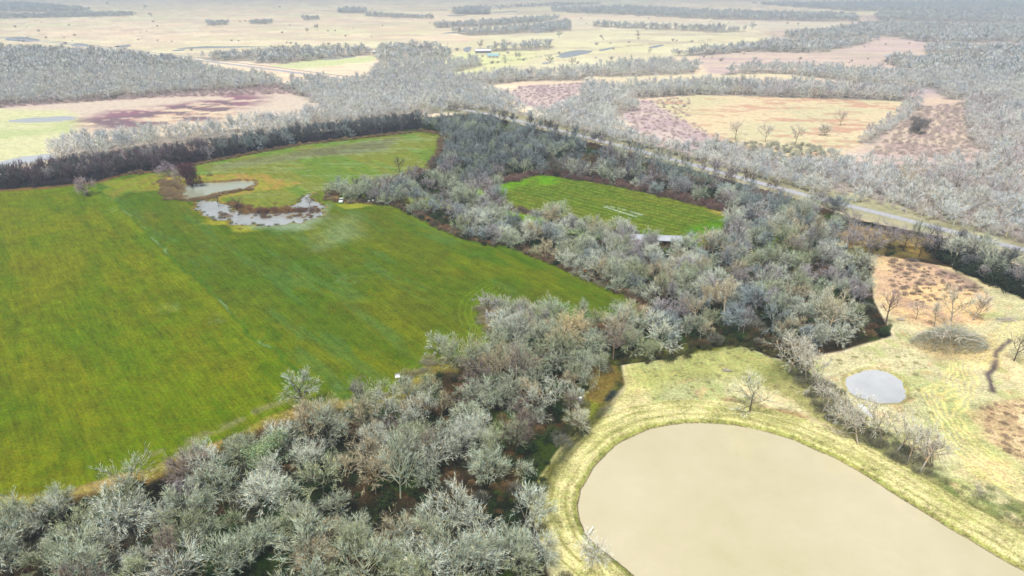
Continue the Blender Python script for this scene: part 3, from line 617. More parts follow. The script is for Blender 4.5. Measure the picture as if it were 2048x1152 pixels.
def place(kind, i, x, y, s, rz, tint, bark, label, cat, group=None, name=None, tilt=(0, 0), sz=1.0):
    tm, cm, users = PROTO[(kind, i)]
    bush = kind in ('brush', 'green', 'grass')
    o = empty(name or ('shrub' if bush else 'evergreen_tree' if kind == 'ever' else 'bare_tree'), (x, y, 0), rz)
    o.scale = (s, s, s * sz); o.rotation_euler = (tilt[0], tilt[1], rz)
    a = bpy.data.objects.new('stem' if bush else 'trunk', tm); b = bpy.data.objects.new('foliage' if bush else 'crown', cm)
    for p, c in ((a, bark), (b, tint)): p.parent = o; p.color = (*c, 1); col.objects.link(p)
    users.append((a, b)); tag(o, label, cat, group); return o

# tints, each with the word that goes in the label
TINTS = {'sage': ((.42, .48, .36), 'sage grey'), 'silver': ((.57, .62, .52), 'silvery'), 'blue': ((.31, .37, .38), 'blue grey'), 'lilac': ((.39, .37, .39), 'lilac grey'), 'tan': ((.48, .43, .29), 'tan'),
         'russet': ((.27, .22, .19), 'brownish'), 'olive': ((.38, .43, .27), 'olive grey'), 'dark': ((.15, .16, .17), 'dark grey'), 'plum': ((.17, .12, .15), 'purple brown'), 'leaf': ((.05, .08, .03), 'dark green')}
# gather the feet of all trees
def scatter(P, sp, jit=.42):
    lo, hi = P.min(0), P.max(0)
    xs = np.arange(lo[0], hi[0], sp); yy = np.arange(lo[1], hi[1], sp * .9)
    X, Y = np.meshgrid(xs, yy); X = X + (np.arange(len(yy)) % 2)[:, None] * sp * .5
    X = (X + rng.uniform(-jit, jit, X.shape) * sp).ravel(); Y = (Y + rng.uniform(-jit, jit, Y.shape) * sp).ravel()
    k = inside(X, Y, P); return np.column_stack([X[k], Y[k]])
def seen(Q, m=90, mb=170):
    x, y = proj(Q); return (x > -m) & (x < 2048 + m) & (y > -10) & (y < 1152 + mb)
CLEAR = []   # spots kept open
def dist_to(Q, pts): return np.min(np.hypot(Q[:, None, 0] - pts[None, :, 0], Q[:, None, 1] - pts[None, :, 1]), 1)
inner = []
for (nm, P, sp_, h, st_) in WOODS:
    Q = scatter(P, sp_); Q = Q[seen(Q)]
    if nm in ('bottom', 'belt'):
        for Hh in HOLES: Q = Q[~inside(Q[:, 0], Q[:, 1], Hh)]
        gap = fbm(Q[:, 0] / 11, Q[:, 1] / 11, 203); Q = Q[(gap < .6) | ((proj(Q)[0] > 930) & (proj(Q)[1] < 745) & (nm == 'bottom')) | ((nm == 'belt') & (proj(Q)[0] < 1420) & (proj(Q)[1] > 590))]
    if nm == 'bottom': # clearing of green ground
        for c, r_ in ((at(440, 1050), 4), (at(560, 1140), 4), (at(340, 1140), 3)): Q = Q[np.hypot(Q[:, 0] - c[0], Q[:, 1] - c[1]) > r_]
    for q_ in Q: inner.append((q_[0], q_[1], h, st_))
pale = []
for (P, sp_, h) in PALEWOODS:
    Q = scatter(P, sp_); Q = Q[seen(Q, 60)]
    for q_ in Q: pale.append((q_[0], q_[1], h))
for sgn, lst in ((1, 7.5), (-1, 8.5)):
    for i_ in range(len(ROAD) - 1):
        a_, b2 = ROAD[i_], ROAD[i_ + 1]; L_ = np.linalg.norm(b2 - a_); t_ = (b2 - a_) / L_; nrm = np.array([-t_[1], t_[0]]) * sgn
        for k_ in range(int(L_ / 6)):
            if random.random() < (.75 if a_[0] < 160 else .4):
                q_ = a_ + t_ * (k_ + random.random()) * 6 + nrm * (lst + random.uniform(0, 3)); (pale.append((q_[0], q_[1], random.uniform(6, 9))) if sgn > 0 else inner.append((q_[0], q_[1], 7, 'verge')) if proj(q_)[0] < 1700 else None)
print('inner trees', len(inner), 'pale trees', len(pale))

def tone(st, x, y):
    n = float(fbm(np.array([x / 25]), np.array([y / 25]), 301)[0]); r = random.random(); u, v = proj(np.array([x, y])); u, v = float(u), float(v)
    if st == 'near':
        if v < 1010 and u < 480: return random.choice(['sage', 'lilac', 'sage', 'russet', 'silver'])
        if n > .56: return random.choice(['silver', 'sage', 'silver', 'sage', 'olive', 'russet'])
        if n < .40: return random.choice(['olive', 'sage', 'tan', 'sage'])
        return random.choice(['sage', 'sage', 'silver', 'olive', 'olive', 'silver', 'russet', 'tan'])
    if st == 'belt':
        if v < 345 and u < 1160: return random.choice(['blue', 'blue', 'sage', 'blue', 'dark'])
        if v < 440 and u > 1100: return random.choice(['lilac', 'russet', 'blue', 'blue', 'silver', 'sage'])
        if u > 1450 and v > 480: return random.choice(['sage', 'lilac', 'silver', 'silver', 'blue', 'olive', 'tan'])
        if v < 420: return random.choice(['blue', 'lilac', 'sage', 'sage'])
        return random.choice(['sage', 'silver', 'silver', 'sage', 'sage', 'blue', 'olive', 'lilac', 'blue', 'silver', 'tan'])
    if st == 'verge': return random.choice(['dark', 'blue', 'lilac', 'russet'])
    if st == 'hedge':
        return random.choice(['plum', 'lilac', 'plum', 'dark']) if u < 420 else random.choice(['dark', 'dark', 'blue', 'dark'])
    if st == 'right': return random.choice(['dark', 'silver', 'sage', 'lilac'])
    return random.choice(['lilac', 'dark', 'lilac', 'sage'])
KINDWORD = {'oak': 'round crowned', 'tall': 'tall slender', 'bush': 'many-stemmed', 'open': 'open gnarled', 'far': 'broad'}
def where(u, v, st):
    if st == 'near':
        if v > 1152: return 'at the ' + ('bottom left corner' if u < 250 else 'bottom edge left of centre' if u < 620 else 'bottom edge near centre' if u < 950 else 'bottom edge by the pond')
        if u < 300: return 'in the far left field edge' if v < 1070 else 'deep in the far left wood'
        if u < 600: return 'on the left field edge of the wood' if v < 950 else ('in the left half of the wood' if v < 1050 else 'by the dark green clearing')
        if u < 800: return 'where the ditch meets the wood' if v < 890 else ('in the heart of the wood' if v < 1020 else 'in the lower middle wood')
        if u < 1000: return 'below the tyre turn' if v < 800 else ('right of the wood\'s heart' if v < 950 else 'in the lower right wood')
        if v < 720: return 'on the tongue of wood'
        return 'beside the wash' if v < 860 else 'left of the big pond'
    if st == 'belt':
        return 'in the creek corner' if v > 640 else 'above the creek, ' + ('left part' if u < 1400 else 'middle part' if u < 1600 else 'right part')
    if st == 'right': return 'in the right edge hedge'
    return 'in the orange grove'
items = []
for (x, y, h, st_) in inner:
    u, v = proj(np.array([x, y])); d = math.hypot(x, y)
    if st_ == 'near':
        kind = random.choices(['oak', 'tall', 'bush', 'open'], [6, 1.2, 2, 1.5])[0]
        edge = float(sdist(np.array([x]), np.array([y]), FIELD)[0]); 
        if edge > -7 and u < 640: kind = 'bush'
        if u > 1000 and v > 880 and kind == 'tall': kind = 'bush'
    elif st_ == 'belt': kind = random.choices(['oak', 'bush', 'open', 'tall'], [6, 2, 1, .6])[0]
    elif st_ == 'hedge': kind = random.choice(['tall', 'oak', 'bush'])
    elif st_ == 'verge': kind = 'bush'
    else: kind = random.choice(['open', 'open', 'oak', 'tall'])
    s = random.choice([random.uniform(.52, .8), random.uniform(.75, 1.0), random.uniform(.85, 1.12)])
    if kind == 'bush': s *= 1.1
    if st_ == 'belt': s *= .95
    if st_ == 'hedge': s = random.uniform(.85, 1.0) * (.86 if kind == 'tall' else 1.25 if kind == 'bush' else 1)
    if st_ == 'near' and ((u > 1040 and v > 760) or (edge > -10 and u < 900)): s *= .75
    items.append([d, x, y, kind, s, tone(st_, x, y), st_, float(u), float(v), h])
for k, (u, v) in enumerate([(975, 640), (988, 658), (1003, 636), (1000, 676), (1022, 652), (1036, 640), (1050, 662), (1072, 652), (1030, 678), (1090, 668), (1110, 660)]):
    x, y = at(u, v); items.append([math.hypot(x, y), x, y, 'oak', random.uniform(.72, .92), random.choice(['silver', 'sage', 'lilac']), 'near', float(u), float(v), 10])
# single trees one can point to: (foot pixel, kind, index, height m, tint, bark tint, label, tilt)
LONE = [
 ((1500, 824), 'oak', 0, 11.5, (.62, .64, .48), (.30, .26, .2), 'lone pale round crowned tree on the grass above the big pond', (0, 0)),
 ((177, 389), 'bush', 0, 8.5, (.42, .34, .36), (.2, .16, .16), 'lone purple grey bushy tree at the top left corner of the green field', (0, 0)),
 ((385, 372), 'ever', 0, 12.5, (.11, .045, .06), (.08, .05, .05), 'dark plum red dense tree at the head of the flooded field pond', (0, 0)),
 ((362, 366), 'oak', 1, 9.5, (.42, .34, .40), (.2, .16, .16), 'lilac grey tree left of the dark plum tree by the field pond', (0, 0)),
 ((340, 352), 'bush', 1, 8.5, (.38, .32, .38), (.2, .16, .16), 'small mauve tree on the field edge furthest left of the field pond trees', (0, 0)),
 ((800, 347), 'open', 0, 9, (.16, .15, .10), (.10, .08, .06), 'bare dark limbed tree standing out against the far flooded field', (0, 0)),
 ((712, 388), 'oak', 0, 9, (.15, .14, .16), (.07, .05, .05), 'dark trunked tree leaning over the bright grass by the parked vehicle', (0, .12)),
 ((942, 398), 'oak', 1, 11, (.42, .38, .42), (.12, .09, .09), 'purple grey spreading tree on bright grass left of the small field', (0, 0)),
 ((620, 415), 'open', 1, 5, (.16, .10, .06), (.10, .06, .05), 'small dark forked tree at the right end of the flood water', (0, 0)),
 ((475, 420), 'open', 0, 6, (.18, .15, .10), (.08, .06, .05), 'small brown tree at the left end of the flood water', (0, 0)),
 ((437, 412), 'open', 1, 6, (.20, .17, .12), (.08, .06, .05), 'thin grey tree between the field pond and the flood water', (0, 0)),
 ((1150, 706), 'oak', 3, 12.5, (.58, .49, .27), (.70, .62, .42), 'golden barked tree with a wide open crown on the tongue of wood', (0, 0)),
 ((1030, 700), 'open', 1, 12, (.50, .54, .48), (.62, .64, .58), 'white trunked open tree at the left of the tongue of wood', (0, -.1)),
 ((1447, 640), 'tall', 0, 13.5, (.58, .52, .36), (.75, .70, .58), 'white trunked slender tree, right one of the pair above the creek', (0, 0)),
 ((1405, 622), 'tall', 1, 12, (.58, .50, .32), (.72, .66, .54), 'white trunked slender tree, left one of the pair above the creek', (0, 0)),
 ((1655, 668), 'open', 0, 14, (.60, .56, .42), (.78, .74, .62), 'big cream limbed sycamore-like tree at the right end of the belt wood', (0, 0)),
 ((1510, 445), 'open', 1, 11, (.58, .58, .56), (.74, .72, .68), 'whitish forked tree at the right end of the small field', (0, 0)),
 ((1770, 655), 'tall', 0, 12, (.46, .36, .34), (.22, .17, .15), 'reddish slender tree beside the dark green bush on the meadow edge', (0, 0)),
 ((2028, 722), 'open', 1, 10, (.34, .28, .26), (.16, .12, .12), 'dark limbed crooked tree at the right edge by the black muddy track', (0, 0)),
 ((1806, 388), 'open', 0, 14, (.76, .66, .50), (.86, .78, .64), 'large cream limbed tree beyond the road', (0, 0)),
 ((1680, 252), 'open', 1, 12, (.50, .42, .42), (.3, .24, .22), 'lone forked tree standing in the yellow field', (0, 0)),
 ((1470, 280), 'open', 0, 13, (.58, .54, .50), (.34, .28, .26), 'left one of the bare trees on the near side of the yellow field', (0, 0)),
 ((1530, 285), 'open', 1, 13, (.58, .56, .54), (.30, .26, .24), 'second bare tree from the left on the near side of the yellow field', (0, 0)),
 ((1590, 290), 'open', 0, 13, (.60, .56, .52), (.34, .28, .26), 'third bare tree from the left on the near side of the yellow field', (0, 0)),
 ((1652, 272), 'bush', 0, 8, (.56, .56, .48), (.4, .36, .32), 'pale round bush tree between the bare trees and the lone tree of the yellow field', (0, 0)),
 ((1900, 660), 'open', 0, 13, (.72, .68, .52), (.62, .58, .48), 'tall pale thin crowned tree rising out of the bramble mound', (0, 0)),
 ((1942, 640), 'tall', 1, 11, (.66, .62, .54), (.55, .5, .44), 'pale slender tree just behind the bramble mound', (0, 0)),
 ((1868, 655), 'tall', 0, 8, (.64, .60, .52), (.5, .46, .4), 'short pale tree at the left of the bramble mound', (0, 0)),
 ((1832, 640), 'open', 1, 7, (.54, .50, .46), (.4, .36, .32), 'small greyish tree alone on the brown weedy meadow', (0, 0)),
 ((1868, 935), 'tall', 1, 8, (.50, .44, .38), (.32, .26, .24), 'thin dark stemmed tree at the right end of the creekside brush', (0, 0)),
 ((1955, 1003), 'open', 1, 4, (.62, .58, .48), (.5, .45, .4), 'tiny bare sapling on the green bank at the lower right', (0, 0)),
 ((1185, 1130), 'oak', 1, 7, (.66, .68, .62), (.6, .58, .52), 'white barked tree overhanging the lower left shore of the big pond', (0, 0)),
 ((1055, 1050), 'oak', 2, 10, (.56, .62, .52), (.4, .4, .34), 'pale sage tree on the lower left bank of the pond behind the white tree', (0, 0)),
 ((545, 935), 'ever', 0, 8.5, (.30, .40, .20), (.2, .2, .16), 'pale green dense leafy tree among bare ones in the bottom wood', (0, 0)),
 ((1770, 672), 'ever', 0, 3.8, (.05, .09, .03), (.05, .05, .04), 'round dark green bush on the meadow edge below the reddish tree', (0, 0)),
 ((1620, 530), 'ever', 0, 6, (.05, .09, .025), (.05, .05, .04), 'dark green evergreen in the belt wood below the grove', (0, 0)),
 ((1498, 605), 'ever', 0, 4, (.04, .09, .02), (.05, .05, .04), 'small bright green evergreen right of the white trunked pair', (0, 0)),
 ((1680, 512), 'ever', 0, 4.5, (.10, .16, .17), (.05, .05, .04), 'blue green conifer-like bush at the foot of the grove', (0, 0)),
 ((1150, 860), 'bush', 0, 5.5, (.52, .54, .40), (.4, .36, .26), 'small pale bush beside the wash near the top left of the big pond', (0, 0)),
 ((605, 815), 'oak', 0, 11, (.44, .50, .42), (.14, .12, .11), 'dark stemmed tree with a pale crown where the ditch meets the bottom wood', (0, 0)),
 ((705, 815), 'tall', 1, 8.5, (.26, .24, .24), (.12, .10, .10), 'dark slender tree on the field edge right of the ditch end', (0, 0)),
 ((880, 712), 'oak', 1, 8.5, (.50, .56, .50), (.13, .11, .10), 'flat topped pale tree with dark stems below the tyre turn', (0, 0)),
 ((1830, 268), 'ever', 0, 12, (.20, .20, .20), (.2, .18, .17), 'dark ivy covered tree at the corner of the mauve clearing', (0, 0)),
]
for k, px_ in enumerate([(1655, 492), (1692, 500), (1735, 498), (1772, 508), (1806, 503), (1838, 514), (1866, 518)]):
    LONE.append((px_, 'open', k % 2, random.uniform(9, 11.5), (.36, .33, .35), (.09, .07, .06), 'dark trunked crooked tree, ' + ['first', 'second', 'third', 'fourth', 'fifth', 'sixth', 'seventh'][k] + ' from the left along the lower edge of the orange grove', (random.uniform(-.1, .1), random.uniform(-.15, .1))))
for k, (px_, hh, tn, lb) in enumerate([((1100, 128), 11, (.36, .40, .38), 'left one of two trees below the white water in the far pasture'), ((1145, 131), 11, (.50, .52, .50), 'right one of two trees below the white water in the far pasture'),
      ((1434, 62), 17, (.50, .55, .62), 'grey tree alone in the far pasture left of the tree pair'), ((1504, 60), 18, (.48, .54, .62), 'large grey tree in the far pasture, right of the lone one'), ((301, 34), 15, (.45, .45, .48), 'tiny lone tree in the far tan pasture at top left'),
      ((634, 60), 13, (.36, .33, .34), 'tiny dark tree in the far pasture right of the tree clumps'), ((614, 66), 11, (.36, .33, .34), 'tiny dark bush left of the other one in the far pasture'), ((1010, 126), 9, (.46, .50, .46), 'small tree on the far green pasture below the houses'),
      ((1035, 120), 11, (.50, .55, .50), 'round pale tree right of the houses'), ((1118, 76), 14, (.50, .55, .5), 'lone tree in the far straw pasture above the white water'), ((292, 18), 20, (.4, .42, .5), 'far grey tree at the top beyond the tan pasture'),
      ((217, 11), 18, (.42, .44, .5), 'small far tree near the top edge left of the pasture'), ((1275, 76), 10, (.3, .3, .28), 'tiny dark bush in the far straw pasture'), ((1300, 106), 8, (.42, .4, .36), 'tiny tree by the far track')]):
    LONE.append((px_, 'far', k % 3, hh, tn, (.2, .17, .15), lb, (0, 0)))
BH = {'oak': 10.5, 'tall': 13, 'bush': 7, 'open': 11.5, 'ever': 6, 'far': 10.5}
lone_pts = np.array([at(*l[0]) for l in LONE])
clear_r = {2: 8}
items = [it for it in items if dist_to(np.array([[it[1], it[2]]]), lone_pts)[0] > (3.4 if it[6] != 'hedge' else 0)]
for k_, (px_, kind, i, hh, tn, bk, lb, tl) in enumerate(LONE):
    x, y = at(*px_); s = hh / BH[kind]
    place(kind, i, x, y, s, random.uniform(0, 6.28), tn, bk, lb, 'tree' if 'bush on' not in lb else 'bush', tilt=tl)
# creekside leaning trees on the meadow (a countable row)
ORD = 'first second third fourth fifth sixth seventh eighth ninth tenth eleventh twelfth thirteenth fourteenth'.split()
CR = [(1580, 745), (1612, 760), (1640, 778), (1668, 800), (1690, 822), (1715, 845), (1740, 862), (1765, 884), (1792, 905), (1815, 925), (1840, 945), (1655, 770), (1730, 830), (1600, 735)]
for k, p in enumerate(CR):
    p2 = (p[0] - 24, p[1] + 26) if 1640 < p[0] < 1760 else p
    x, y = at(*p2); place('open', k % 2, x, y, random.uniform(.62, .8) if p2 != p else random.uniform(.8, 1.0), random.uniform(0, 6.28), (.66, .65, .55), (.56, .52, .46),
        'pale sprawling bare tree, ' + ORD[sorted(CR, key=lambda c: c[0]).index(p)] + ' from the upper left in the leaning row between the ponds', 'tree', 'leaning trees along the ditch between the ponds', tilt=(random.uniform(-.35, .1), random.uniform(-.5, .1)))
NEAR = [it for it in items if it[6] in ('near', 'belt', 'right', 'grove')]
NEAR.sort(key=lambda a: a[0]); BUDGET = 262
near = [it for it in NEAR if -60 < it[7] < 2110][:BUDGET]; ids = set(id(i) for i in near)
PLAN = []
for it in near:
    d, x, y, kind, s, tn, st_, u, v, h = it
    i = random.randrange(len(SPEC[kind])); c, word = TINTS[tn]; jit = random.uniform(.82, 1.15)
    c = tuple(min(.8, a * jit) for a in c); bk_ = random.choice([.9, 1.1, .45, 1.3]); bark = tuple(min(.8, a * bk_) for a in c)
    hw = BH[kind] * s
    lb = ('small ' if hw < 7.2 else 'large ' if hw > 10.6 else '') + word + ' ' + KINDWORD[kind] + ' tree ' + where(u, v, st_)
    PLAN.append([lb, u, kind, i, x, y, s, c, bark])
for q_ in PLAN:
    same = sorted([p for p in PLAN if p[0] == q_[0]], key=lambda p: p[1]); k = next(i for i, p in enumerate(same) if p is q_)
    extra = '' if len(same) == 1 else (', leftmost such' if k == 0 else ', rightmost such' if k == len(same) - 1 else ', ' + ORD[k] + ' such from left')
    place(q_[2], q_[3], q_[4], q_[5], q_[6], random.uniform(0, 6.28), q_[7], q_[8], q_[0] + extra, 'tree', 'bare trees of the wood')

# masses: points carrying tint, size and kind, drawn with the meshes of real trees standing in the scene
def mass(name, pts, protos, kind='stuff', label=None, cat=None):
    """pts: list of (x, y, z, variant, scale, zscale, rot, tint)"""
    n = len(pts)
    me = bpy.data.meshes.new(name); me.vertices.add(n); me.vertices.foreach_set('co', np.array([p[:3] for p in pts], np.float32).ravel())
    a = me.attributes.new('variant', 'INT', 'POINT'); a.data.foreach_set('value', [p[3] for p in pts])
    a = me.attributes.new('scl', 'FLOAT_VECTOR', 'POINT'); a.data.foreach_set('vector', np.array([(p[4], p[4], p[4] * p[5]) for p in pts], np.float32).ravel())
    a = me.attributes.new('rot', 'FLOAT_VECTOR', 'POINT'); a.data.foreach_set('vector', np.array([(random.gauss(0, .05), random.gauss(0, .05), p[6]) for p in pts], np.float32).ravel())
    a = me.attributes.new('tint', 'FLOAT_COLOR', 'POINT'); a.data.foreach_set('color', np.array([(*p[7], 1) for p in pts], np.float32).ravel())
    o = bpy.data.objects.new(name, me); col.objects.link(o); tag(o, label, cat, kind=kind)
    ng = bpy.data.node_groups.new(name + '_nodes', 'GeometryNodeTree')
    ng.interface.new_socket('Geometry', in_out='INPUT', socket_type='NodeSocketGeometry'); ng.interface.new_socket('Geometry', in_out='OUTPUT', socket_type='NodeSocketGeometry')
    gi = ng.nodes.new('NodeGroupInput'); go = ng.nodes.new('NodeGroupOutput'); J = ng.nodes.new('GeometryNodeJoinGeometry'); L = ng.links.new
    def na(nm_, ty): q_ = ng.nodes.new('GeometryNodeInputNamedAttribute'); q_.data_type = ty; q_.inputs[0].default_value = nm_; return q_.outputs[0]
    va, sc_, ro = na('variant', 'INT'), na('scl', 'FLOAT_VECTOR'), na('rot', 'FLOAT_VECTOR')
    e2r = ng.nodes.new('FunctionNodeEulerToRotation'); L(ro, e2r.inputs[0])
    for i, key in enumerate(protos):
        users = PROTO[key][2]; assert users, key
        jj = ng.nodes.new('GeometryNodeJoinGeometry')
        for ob, mm in zip(users[0], (M_bark_i, M_crown_i)):
            oi = ng.nodes.new('GeometryNodeObjectInfo'); oi.inputs['Object'].default_value = ob
            sm = ng.nodes.new('GeometryNodeSetMaterial'); sm.inputs['Material'].default_value = mm
            L(oi.outputs['Geometry'], sm.inputs[0]); L(sm.outputs[0], jj.inputs[0])
        cmp_ = ng.nodes.new('FunctionNodeCompare'); cmp_.data_type = 'INT'; cmp_.operation = 'EQUAL'; cmp_.inputs[3].default_value = i; L(va, cmp_.inputs[2])
        ip = ng.nodes.new('GeometryNodeInstanceOnPoints'); L(gi.outputs[0], ip.inputs['Points']); L(cmp_.outputs[0], ip.inputs['Selection'])
        L(jj.outputs[0], ip.inputs['Instance']); L(e2r.outputs[0], ip.inputs['Rotation']); L(sc_, ip.inputs['Scale']); L(ip.outputs[0], J.inputs[0])
    L(J.outputs[0], go.inputs[0])
    md = o.modifiers.new('scatter', 'NODES'); md.node_group = ng
    return o

# one real far-off tree of each simple shape stands in the pale wood beyond the road
def nearest_pale(u, v):
    X = np.array([(p[0], p[1]) for p in pale]); a, b_ = proj(X); return int(np.argmin((a - u) ** 2 + (b_ - v) ** 2))
for k, (u, v, kd, i, lb) in enumerate([(1000, 20, 'vfar', 0, 'tiny far-off tree on the horizon plain above the tree clump'), (560, 16, 'vfar', 1, 'tiny far-off bush on the horizon plain at top left of centre')]):
    x, y = at(u, v); place(kd, i, x, y, 1.2, 1, (.45, .48, .5), (.25, .22, .2), lb, 'tree')
def jt(c, a=.15): k = random.uniform(1 - a, 1 + a); return tuple(min(.9, x * k) for x in c)
pr_in = [('oak', 0), ('oak', 1), ('oak', 2), ('tall', 0), ('tall', 1), ('bush', 0), ('bush', 1), ('open', 0), ('open', 1), ('far', 0), ('far', 1), ('far', 2)]
used_in = [k for k in pr_in if PROTO[k][2]]
pts = []
for it in items:
    if id(it) in ids: continue
    d, x, y, kind, s, tn, st_, u, v, h = it
    cand = [i for i, k in enumerate(used_in) if k[0] == kind]
    if d > 330 and kind in ('oak', 'bush') : cand = [i for i, k in enumerate(used_in) if k[0] == 'far']; s = s * (.72 if kind == 'bush' else 1)
    pts.append((x, y, 0, random.choice(cand), s, 1, random.uniform(0, 6.28), jt(TINTS[tn][0])))
mass('woodland', pts, used_in, label='bare grey wood around the small field and along the hedge behind the big field', cat='wood')
pr_out = [('far', 0), ('far', 1), ('far', 2), ('vfar', 0), ('vfar', 1), ('open', 0), ('bush', 0)]
pts = []; VEIL_TINTS = [(.78, .83, .78), (.82, .84, .81), (.70, .76, .79), (.74, .73, .77), (.79, .76, .69)]  # whitening veil put into the outside trees' tints
for (x, y, h) in pale:
    d = math.hypot(x, y); s = h / 10.5 * random.uniform(.75, 1.2)
    if d > 900: v_ = random.choice([3, 4])
    else: v_ = random.choice([0, 1, 2, 0, 1, 5 if d < 600 else 0])
    n = float(fbm(np.array([x / 120]), np.array([y / 120]), 401)[0])
    c = VEIL_TINTS[int(n * 37) % 3] if random.random() < .75 else random.choice(VEIL_TINTS)
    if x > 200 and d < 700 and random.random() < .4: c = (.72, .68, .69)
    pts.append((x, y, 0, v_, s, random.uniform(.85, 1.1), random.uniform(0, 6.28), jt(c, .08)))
mass('distant_woodland', pts, pr_out, label='woods and hedgerows coloured pale as if veiled, spreading to the horizon', cat='woods')

# undergrowth
place('brush', 0, *at(1480, 622), 1.3, 0, (.16, .12, .09), (.1, .08, .06), 'brown twiggy thicket under the white trunked pair of trees', 'shrub')
place('brush', 1, *at(420, 352), .9, 0, (.24, .20, .10), (.1, .08, .06), 'straw brown clump on the bank above the field pond', 'shrub')
place('green', 0, *at(735, 392), .5, 0, (.06, .10, .05), (.05, .05, .04), 'low dark green bush on the bright grass beside the parked vehicle', 'bush')
place('grass', 0, *at(480, 458), 1.1, 0, (.5, .44, .12), (.3, .25, .1), 'tuft of yellow grass on the lower edge of the flood water', 'grass tuft')
pu = [('brush', 0), ('brush', 1), ('green', 0), ('grass', 0)]
U_ = []
for (nm, P, sp_, h, st_) in WOODS:
    Q = scatter(P, 2.6 if nm in ('bottom', 'hedge', 'right') else 3.2, .5); Q = Q[seen(Q)]
    for Hh in HOLES: Q = Q[~inside(Q[:, 0], Q[:, 1], Hh)]
    nn = fbm(Q[:, 0] / 9, Q[:, 1] / 9, 501)
    for q_, n in zip(Q, nn):
        r = random.random()
        if nm == 'grove' and r < .85: continue
        if nm == 'right': c, v_, s = ((.035, .05, .025), 2, random.uniform(.9, 1.9))
        elif nm == 'hedge': c, v_, s = (random.choice([(.05, .05, .06), (.09, .06, .08)]), random.choice([0, 1]), random.uniform(.8, 1.4))
        elif n > .52: c, v_, s = (random.choice([(.03, .055, .015), (.045, .07, .02)]), 2, random.uniform(.4, 1))
        elif n < .40: c, v_, s = (random.choice([(.20, .13, .06), (.15, .09, .05)]), 1, random.uniform(.5, 1))
        else: c, v_, s = (random.choice([(.09, .08, .05), (.06, .07, .04), (.13, .12, .08), (.2, .2, .16)]), random.choice([0, 1]), random.uniform(.5, 1.2))
        if nm == 'bottom' and random.random() < .45: continue
        U_.append((q_[0], q_[1], 0, v_, s, 1, random.uniform(0, 6.28), jt(c, .3)))
def along(poly, off, step, fn, closed=True):
    P = np.array(poly); n = len(P)
    for i in range(n if closed else n - 1):
        a, b_ = P[i], P[(i + 1) % n]; L = np.linalg.norm(b_ - a)
        for k in range(int(L / step)):
            q_ = a + (b_ - a) * (k + random.random()) * step / L + rng.uniform(-1, 1, 2) * off
            if seen(q_[None])[0]: fn(q_)
def fringe(q_):
    if q_[1] < 215 and q_[0] < 30: return U_.append((q_[0], q_[1], 0, random.choice([3, 3, 1]), random.uniform(.6, 1.2), 1, 0, jt(random.choice([(.36, .33, .17), (.34, .33, .18), (.40, .38, .28)]), .2)))
    U_.append((q_[0], q_[1], 0, random.choice([3, 1]), random.uniform(.5, 1.1), 1, random.uniform(0, 6), jt(random.choice([(.26, .17, .10), (.20, .13, .09), (.32, .24, .13)]), .2)))
along(FIELD[4:37], 1.8, .9, fringe, False)
along(FIELD2, 1.8, 1.2, lambda q_: U_.append((q_[0], q_[1], 0, 1, random.uniform(.5, 1.2), 1, 0, jt(random.choice([(.20, .14, .11), (.26, .18, .13), (.18, .12, .12)]), .2))))
along(atp([(978, 370), (1085, 346), (1200, 362), (1300, 382), (1460, 422)]), 3, .7, lambda q_: U_.append((q_[0], q_[1], 0, 1, random.uniform(.8, 1.5), 1, 0, jt(random.choice([(.22, .12, .11), (.26, .17, .14)]), .2))), False)
along(FLOOD, 1.2, 1.4, lambda q_: U_.append((q_[0], q_[1], -.1, 3, random.uniform(.3, .8), 1, 0, jt(random.choice([(.20, .24, .08), (.32, .26, .12), (.14, .18, .06)]), .2))))
along(POND3, .8, 1.0, lambda q_: U_.append((q_[0], q_[1], 0, 3, random.uniform(.5, 1), 1, 0, jt((.42, .30, .14), .2))))
along(atp([(462, 408), (500, 424), (560, 424), (620, 420)]), 2.2, .35, lambda q_: U_.append((q_[0], q_[1], 0, random.choice([1, 3, 0]), random.uniform(.4, 1), 1, 0, jt(random.choice([(.26, .13, .07), (.40, .26, .09), (.16, .09, .07)]), .2))), False)
for _ in range(240):
    a_, b2_ = at(random.uniform(440, 640), 0 + random.uniform(408, 436)); q_ = np.array([a_, b2_])
    if float(fbm(q_[:1] / 7, q_[1:] / 7, 701)[0]) > .52 or random.random() < .15: U_.append((a_, b2_, -.2, random.choice([1, 3]), random.uniform(.3, .8), 1, 0, jt(random.choice([(.24, .14, .08), (.36, .26, .10), (.12, .08, .06)]), .2)))
along(atp([(380, 402), (420, 396), (450, 388), (505, 378)]), 1.5, .5, lambda q_: U_.append((q_[0], q_[1], 0, 3, random.uniform(.7, 1.3), 1.3, 0, jt((.40, .28, .15), .2))), False)
along(atp([(335, 362), (345, 380), (352, 398)]), 5, .25, lambda q_: U_.append((q_[0], q_[1], 0, 3, random.uniform(.7, 1.3), 1.3, 0, jt((.40, .30, .16), .2))), False)
along(CREEK, 3, .6, lambda q_: U_.append((q_[0], q_[1], 0, random.choice([1, 2]), random.uniform(.3, .8), 1, 0, jt(random.choice([(.06, .07, .02), (.09, .08, .03)]), .2))), False)
mass('undergrowth', U_, pu, label='brown and dark green undergrowth and rusty field fringe beneath the bare trees', cat='undergrowth')
B_ = []
